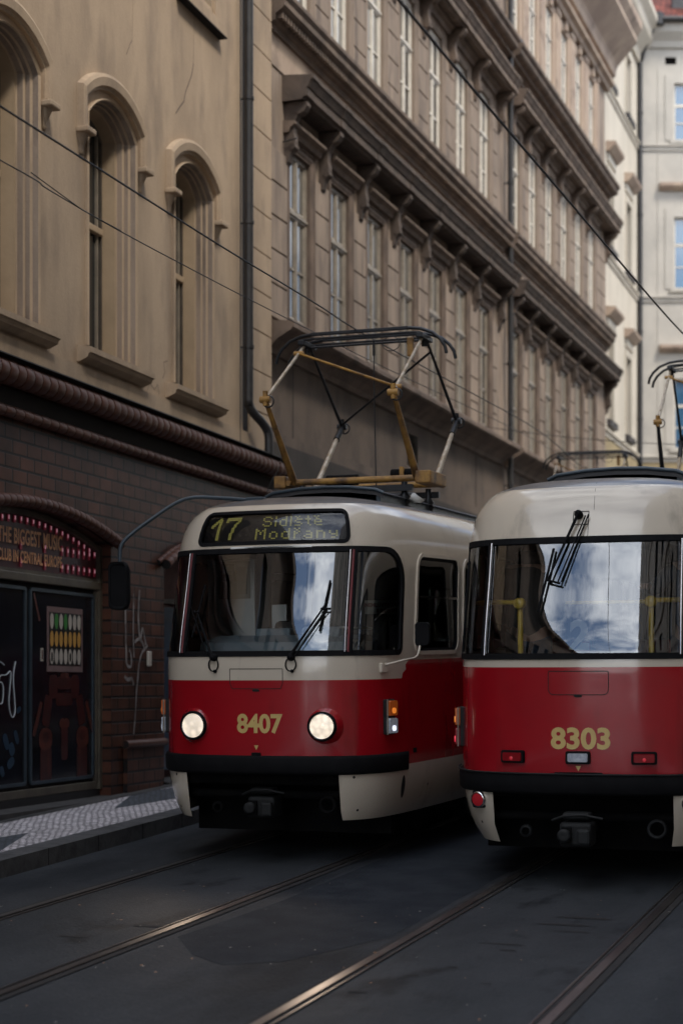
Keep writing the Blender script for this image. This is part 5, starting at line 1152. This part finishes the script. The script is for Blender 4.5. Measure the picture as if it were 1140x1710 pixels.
    # seats
    for i in range(4):
        for sx in (-1,1):
            mb=MB(); mb.m('seat'); yy=2.4+i*2.6; mb.box(sx*.55-.21,sx*.55+.21,yy,yy+.42,1.30,1.36,b=.02); mb.box(sx*.55-.21,sx*.55+.21,yy-.04,yy+.02,1.34,1.85,b=.02); mb.m('iron'); mb.box(sx*.55-.04,sx*.55+.04,yy+.15,yy+.25,.94,1.3); mb.build('passenger_seat',parent=root)
    return root
GT='red and cream trams in the street'
t1=build_tram('front',(-5.335,13.2),R(.35),'red and cream tram facing the camera with lit headlights and number 8407',GT,(3.02,4.91,4.15),'8407')
t2=build_tram('rear',(-2.515,12.6),R(.6),'red and cream tram seen from behind with number 8303',GT,(9.75,5.40,4.52,'dark_rod'),'8303')
def copyall(o,parent=None):
    c=o.copy(); COL.objects.link(c); c.parent=parent
    for ch in list(o.children): copyall(ch,c)
    return c
t3=build_tram('front',(-5.335+bend(28.2)*1.0,28.3),R(3.2),'second tram car with only its black pantograph showing above the roof of tram 8303',GT,(3.02,5.28,4.4,'dark_rod'),'8408',detail=False)

# ------------------------------------------------------------------ passengers standing inside tram 8303
def skinmesh(name,nodes,edges,matn,parent,sub=2,root=0,flat=False):
    me=bpy.data.meshes.new(name); me.from_pydata([n[0] for n in nodes],edges,[]); o=bpy.data.objects.new(name,me); COL.objects.link(o)
    md=o.modifiers.new('s','SKIN'); md.use_smooth_shade=True; md.branch_smoothing=.6
    for i,n in enumerate(nodes):
        r_=n[1] if isinstance(n[1],tuple) else (n[1],n[1]); sv=me.skin_vertices[0].data[i]; sv.radius=r_; sv.use_root=(i==root)
    sb=o.modifiers.new('u','SUBSURF'); sb.levels=sub; sb.render_levels=sub
    dg=bpy.context.evaluated_depsgraph_get(); dg.update(); m2=bpy.data.meshes.new_from_object(o.evaluated_get(dg)); bpy.data.objects.remove(o)
    for p in m2.polygons: p.use_smooth=True
    m2.materials.clear(); m2.materials.append(M[matn]); m2.name=name
    return link(bpy.data.objects.new(name,m2),parent)
def person(loc,rz,label,jacket,headturn,arms,hood=True,h=1.0):
    """standing figure; local -y is the front. arms: list of (side, elbow, wrist)"""
    root=empty('person',loc,(0,0,rz),label=label,cat='person',group='passengers inside tram 8303'); root.scale=(h,h,h)
    N=[];E=[]
    def nd(p,r,par=None):
        N.append((p,r)); 
        if par is not None: E.append((par,len(N)-1))
        return len(N)-1
    pel=nd((0,0,.98),(.15,.11)); ab=nd((0,.005,1.14),(.135,.10),pel); ch=nd((0,.0,1.34),(.16,.115),ab); nk0=nd((0,.01,1.50),(.075,.07),ch); nk=nd((0,.0,1.57),.055,nk0)
    ct,st_=math.cos(headturn),math.sin(headturn)
    def hp(x,y,z): return (x*ct-y*st_,x*st_+y*ct,z)
    jw=nd(hp(0,-.02,1.635),(.058,.068),nk); sk=nd(hp(0,.0,1.71),(.074,.092),jw); tp=nd(hp(0,.005,1.77),(.055,.07),sk)
    ns=nd(hp(0,-.105,1.685),.012,sk)
    for sx in (-1,1):
        hpn=nd((sx*.09,0,.90),.09,pel); kn=nd((sx*.10,-.01,.50),.058,hpn); an=nd((sx*.10,.02,.09),.038,kn); nd((sx*.11,-.13,.035),.035,an)
        el,wr=arms[sx]; sh=nd((sx*.175,.01,1.43),.058,ch); e_=nd(el,.042,sh); w_=nd(wr,.027,e_)
        wv=Vector(wr); dv=(wv-Vector(el)).normalized(); pm=nd(tuple(wv+dv*.05),(.036,.018),w_)
        lat=dv.cross(Vector((0,0,1))); lat=(lat if lat.length>.2 else Vector((1,0,0))).normalized()
        for k,(o_,ln) in enumerate(((-.027,.062),(-.009,.075),(.009,.072),(.027,.055))):
            b0=wv+dv*.085+lat*o_; m0=nd(tuple(b0),.010,pm); m1=nd(tuple(b0+dv*ln*.5+Vector((0,0,-.012))),.009,m0); nd(tuple(b0+dv*ln*.75+Vector((0,0,-.045))),.008,m1)
        t0=nd(tuple(wv+dv*.03+lat*.042),.011,w_); nd(tuple(wv+dv*.07+lat*.06+Vector((0,0,-.02))),.010,t0)
    skinmesh('body',N,E,'skin',root)
    # jacket
    N2=[];E2=[]
    def n2(p,r,par=None):
        N2.append((p,r)); 
        if par is not None: E2.append((par,len(N2)-1))
        return len(N2)-1
    a=n2((0,0,.86),(.185,.135)); b=n2((0,.0,1.08),(.180,.130),a); c=n2((0,.0,1.32),(.20,.14),b); d=n2((0,.012,1.475),(.115,.10),c); n2((0,.015,1.545),(.078,.075),d)
    for sx in (-1,1):
        el,wr=arms[sx]; sh=n2((sx*.185,.01,1.425),.080,c); e_=n2(el,.060,sh); n2(tuple(Vector(el).lerp(Vector(wr),.93)),.042,e_)
    skinmesh('jacket',N2,E2,jacket,root)
    if hood: skinmesh('hood',[((-.11,.05,1.50),.045),((-.06,.10,1.52),.055),((0,.12,1.50),.06),((.06,.10,1.52),.055),((.11,.05,1.50),.045)],[(0,1),(1,2),(2,3),(3,4)],jacket,root,root=2)
    N3=[((0,0,.97),(.155,.12))];E3_=[]
    for sx in (-1,1):
        k=len(N3); N3+=[((sx*.095,0,.86),.105),((sx*.10,-.01,.50),.075),((sx*.10,.02,.12),.06)]; E3_+=[(0,k),(k,k+1),(k+1,k+2)]
    skinmesh('trousers',N3,E3_,'jeans',root)
    for sx in (-1,1): skinmesh('shoe',[((sx*.10,.04,.05),.045),((sx*.11,-.08,.04),.042),((sx*.115,-.16,.035),.032)],[(0,1),(1,2)],'black',root)
    skinmesh('hair',[(hp(0,.03,1.70),(.070,.075)),(hp(0,.02,1.765),(.072,.085)),(hp(0,-.02,1.80),(.05,.06))],[(0,1),(1,2)],'hair',root)
    return root
def onfloor(x,y,yaw): # a point on the floor of tram 8303
    c_,s_=math.cos(R(.6)),math.sin(R(.6)); X,Y=-2.515+x*c_-y*s_,12.6+x*s_+y*c_; return (X,Y,gz(12.6)+.945+GR*y)
person(onfloor(-.60,1.0,0),R(195),'passenger in a charcoal hooded jacket standing on the left behind the rear window','jacket',R(-55),{-1:((-.23,.02,1.16),(-.20,-.17,1.02)),1:((.24,.03,1.16),(.20,-.15,1.0))},h=1.04)
person(onfloor(.74,.86,0),R(-25),'passenger in a navy jacket resting a hand on the yellow rail on the right','jacket2',R(20),{-1:((-.27,-.12,1.25),(-.22,-.28,1.27)),1:((.26,.0,1.16),(.22,-.16,1.05))},hood=False,h=1.04)

# ------------------------------------------------------------------ overhead wires
def wire(pts,r,label,n=6):
    mb=MB(); mb.m('wire'); mb.tube(smooth(pts,6),r,n); return mb.build('overhead_wire',label=label,cat='wire',group='overhead tram wires')
LW=[(-4.5,-2,4.9),(-4.85,5,5.07),(-5.06,8.59,5.19),(-5.25,12.1,5.29),(-5.34,14.6,5.355),(-5.40,16.2,5.385),(-5.47,20.13,5.51),(-5.55,24.7,5.64),(-5.95,29.5,5.78),(-6.3,33,5.9),(-8.0,45,6.2)]
wire(LW,.0075,'thick black contact wire above the left track, touching the pantograph of tram 8407')
wire([(-5.3,-2,4.9),(-5.5,5,5.08),(-5.63,9.56,5.22),(-5.69,10.31,5.24),(-5.76,11.55,5.27),(-5.82,13.69,5.33),(-5.87,15.8,5.40),(-5.89,18.42,5.47),(-5.84,23.65,5.61),(-5.95,27.98,5.73),(-6.35,33,5.88)],.005,'thin black wire hanging just below the thick contact wire on the left')
wire([(-2.5,-2,5.05),(-2.56,5,5.24),(-2.56,8.23,5.33),(-2.57,9.86,5.38),(-2.56,11.91,5.43),(-2.54,18.36,5.61),(-2.55,22.5,5.99-.0),(-2.8,30,6.1)],.0085,'black contact wire crossing the upper right corner above tram 8303')
mb=MB(); mb.m('wire'); mb.tube([(-5.60,9.9,5.235),(-5.64,10.7,5.20),(-5.75,11.5,5.27)],.004,5); mb.build('overhead_wire',label='short loose strand tied to the thin left wire near the picture edge',cat='wire',group='overhead tram wires')
P0=(-9.1,34.0,7.25); P1_=(3.6,32.5,6.75)
sp_=[(P0[0]+(P1_[0]-P0[0])*t,P0[1]+(P1_[1]-P0[1])*t,P0[2]+(P1_[2]-P0[2])*t-2.3*t*(1-t)) for t in (i/14 for i in range(15))]
wire(sp_,.007,'horizontal black span wire running across the street from the brown facade')

sidehouse('street_house',-8.7,-26,7.8,10.5,'low tan stucco house behind the camera, left of the tracks',1,'mezz')
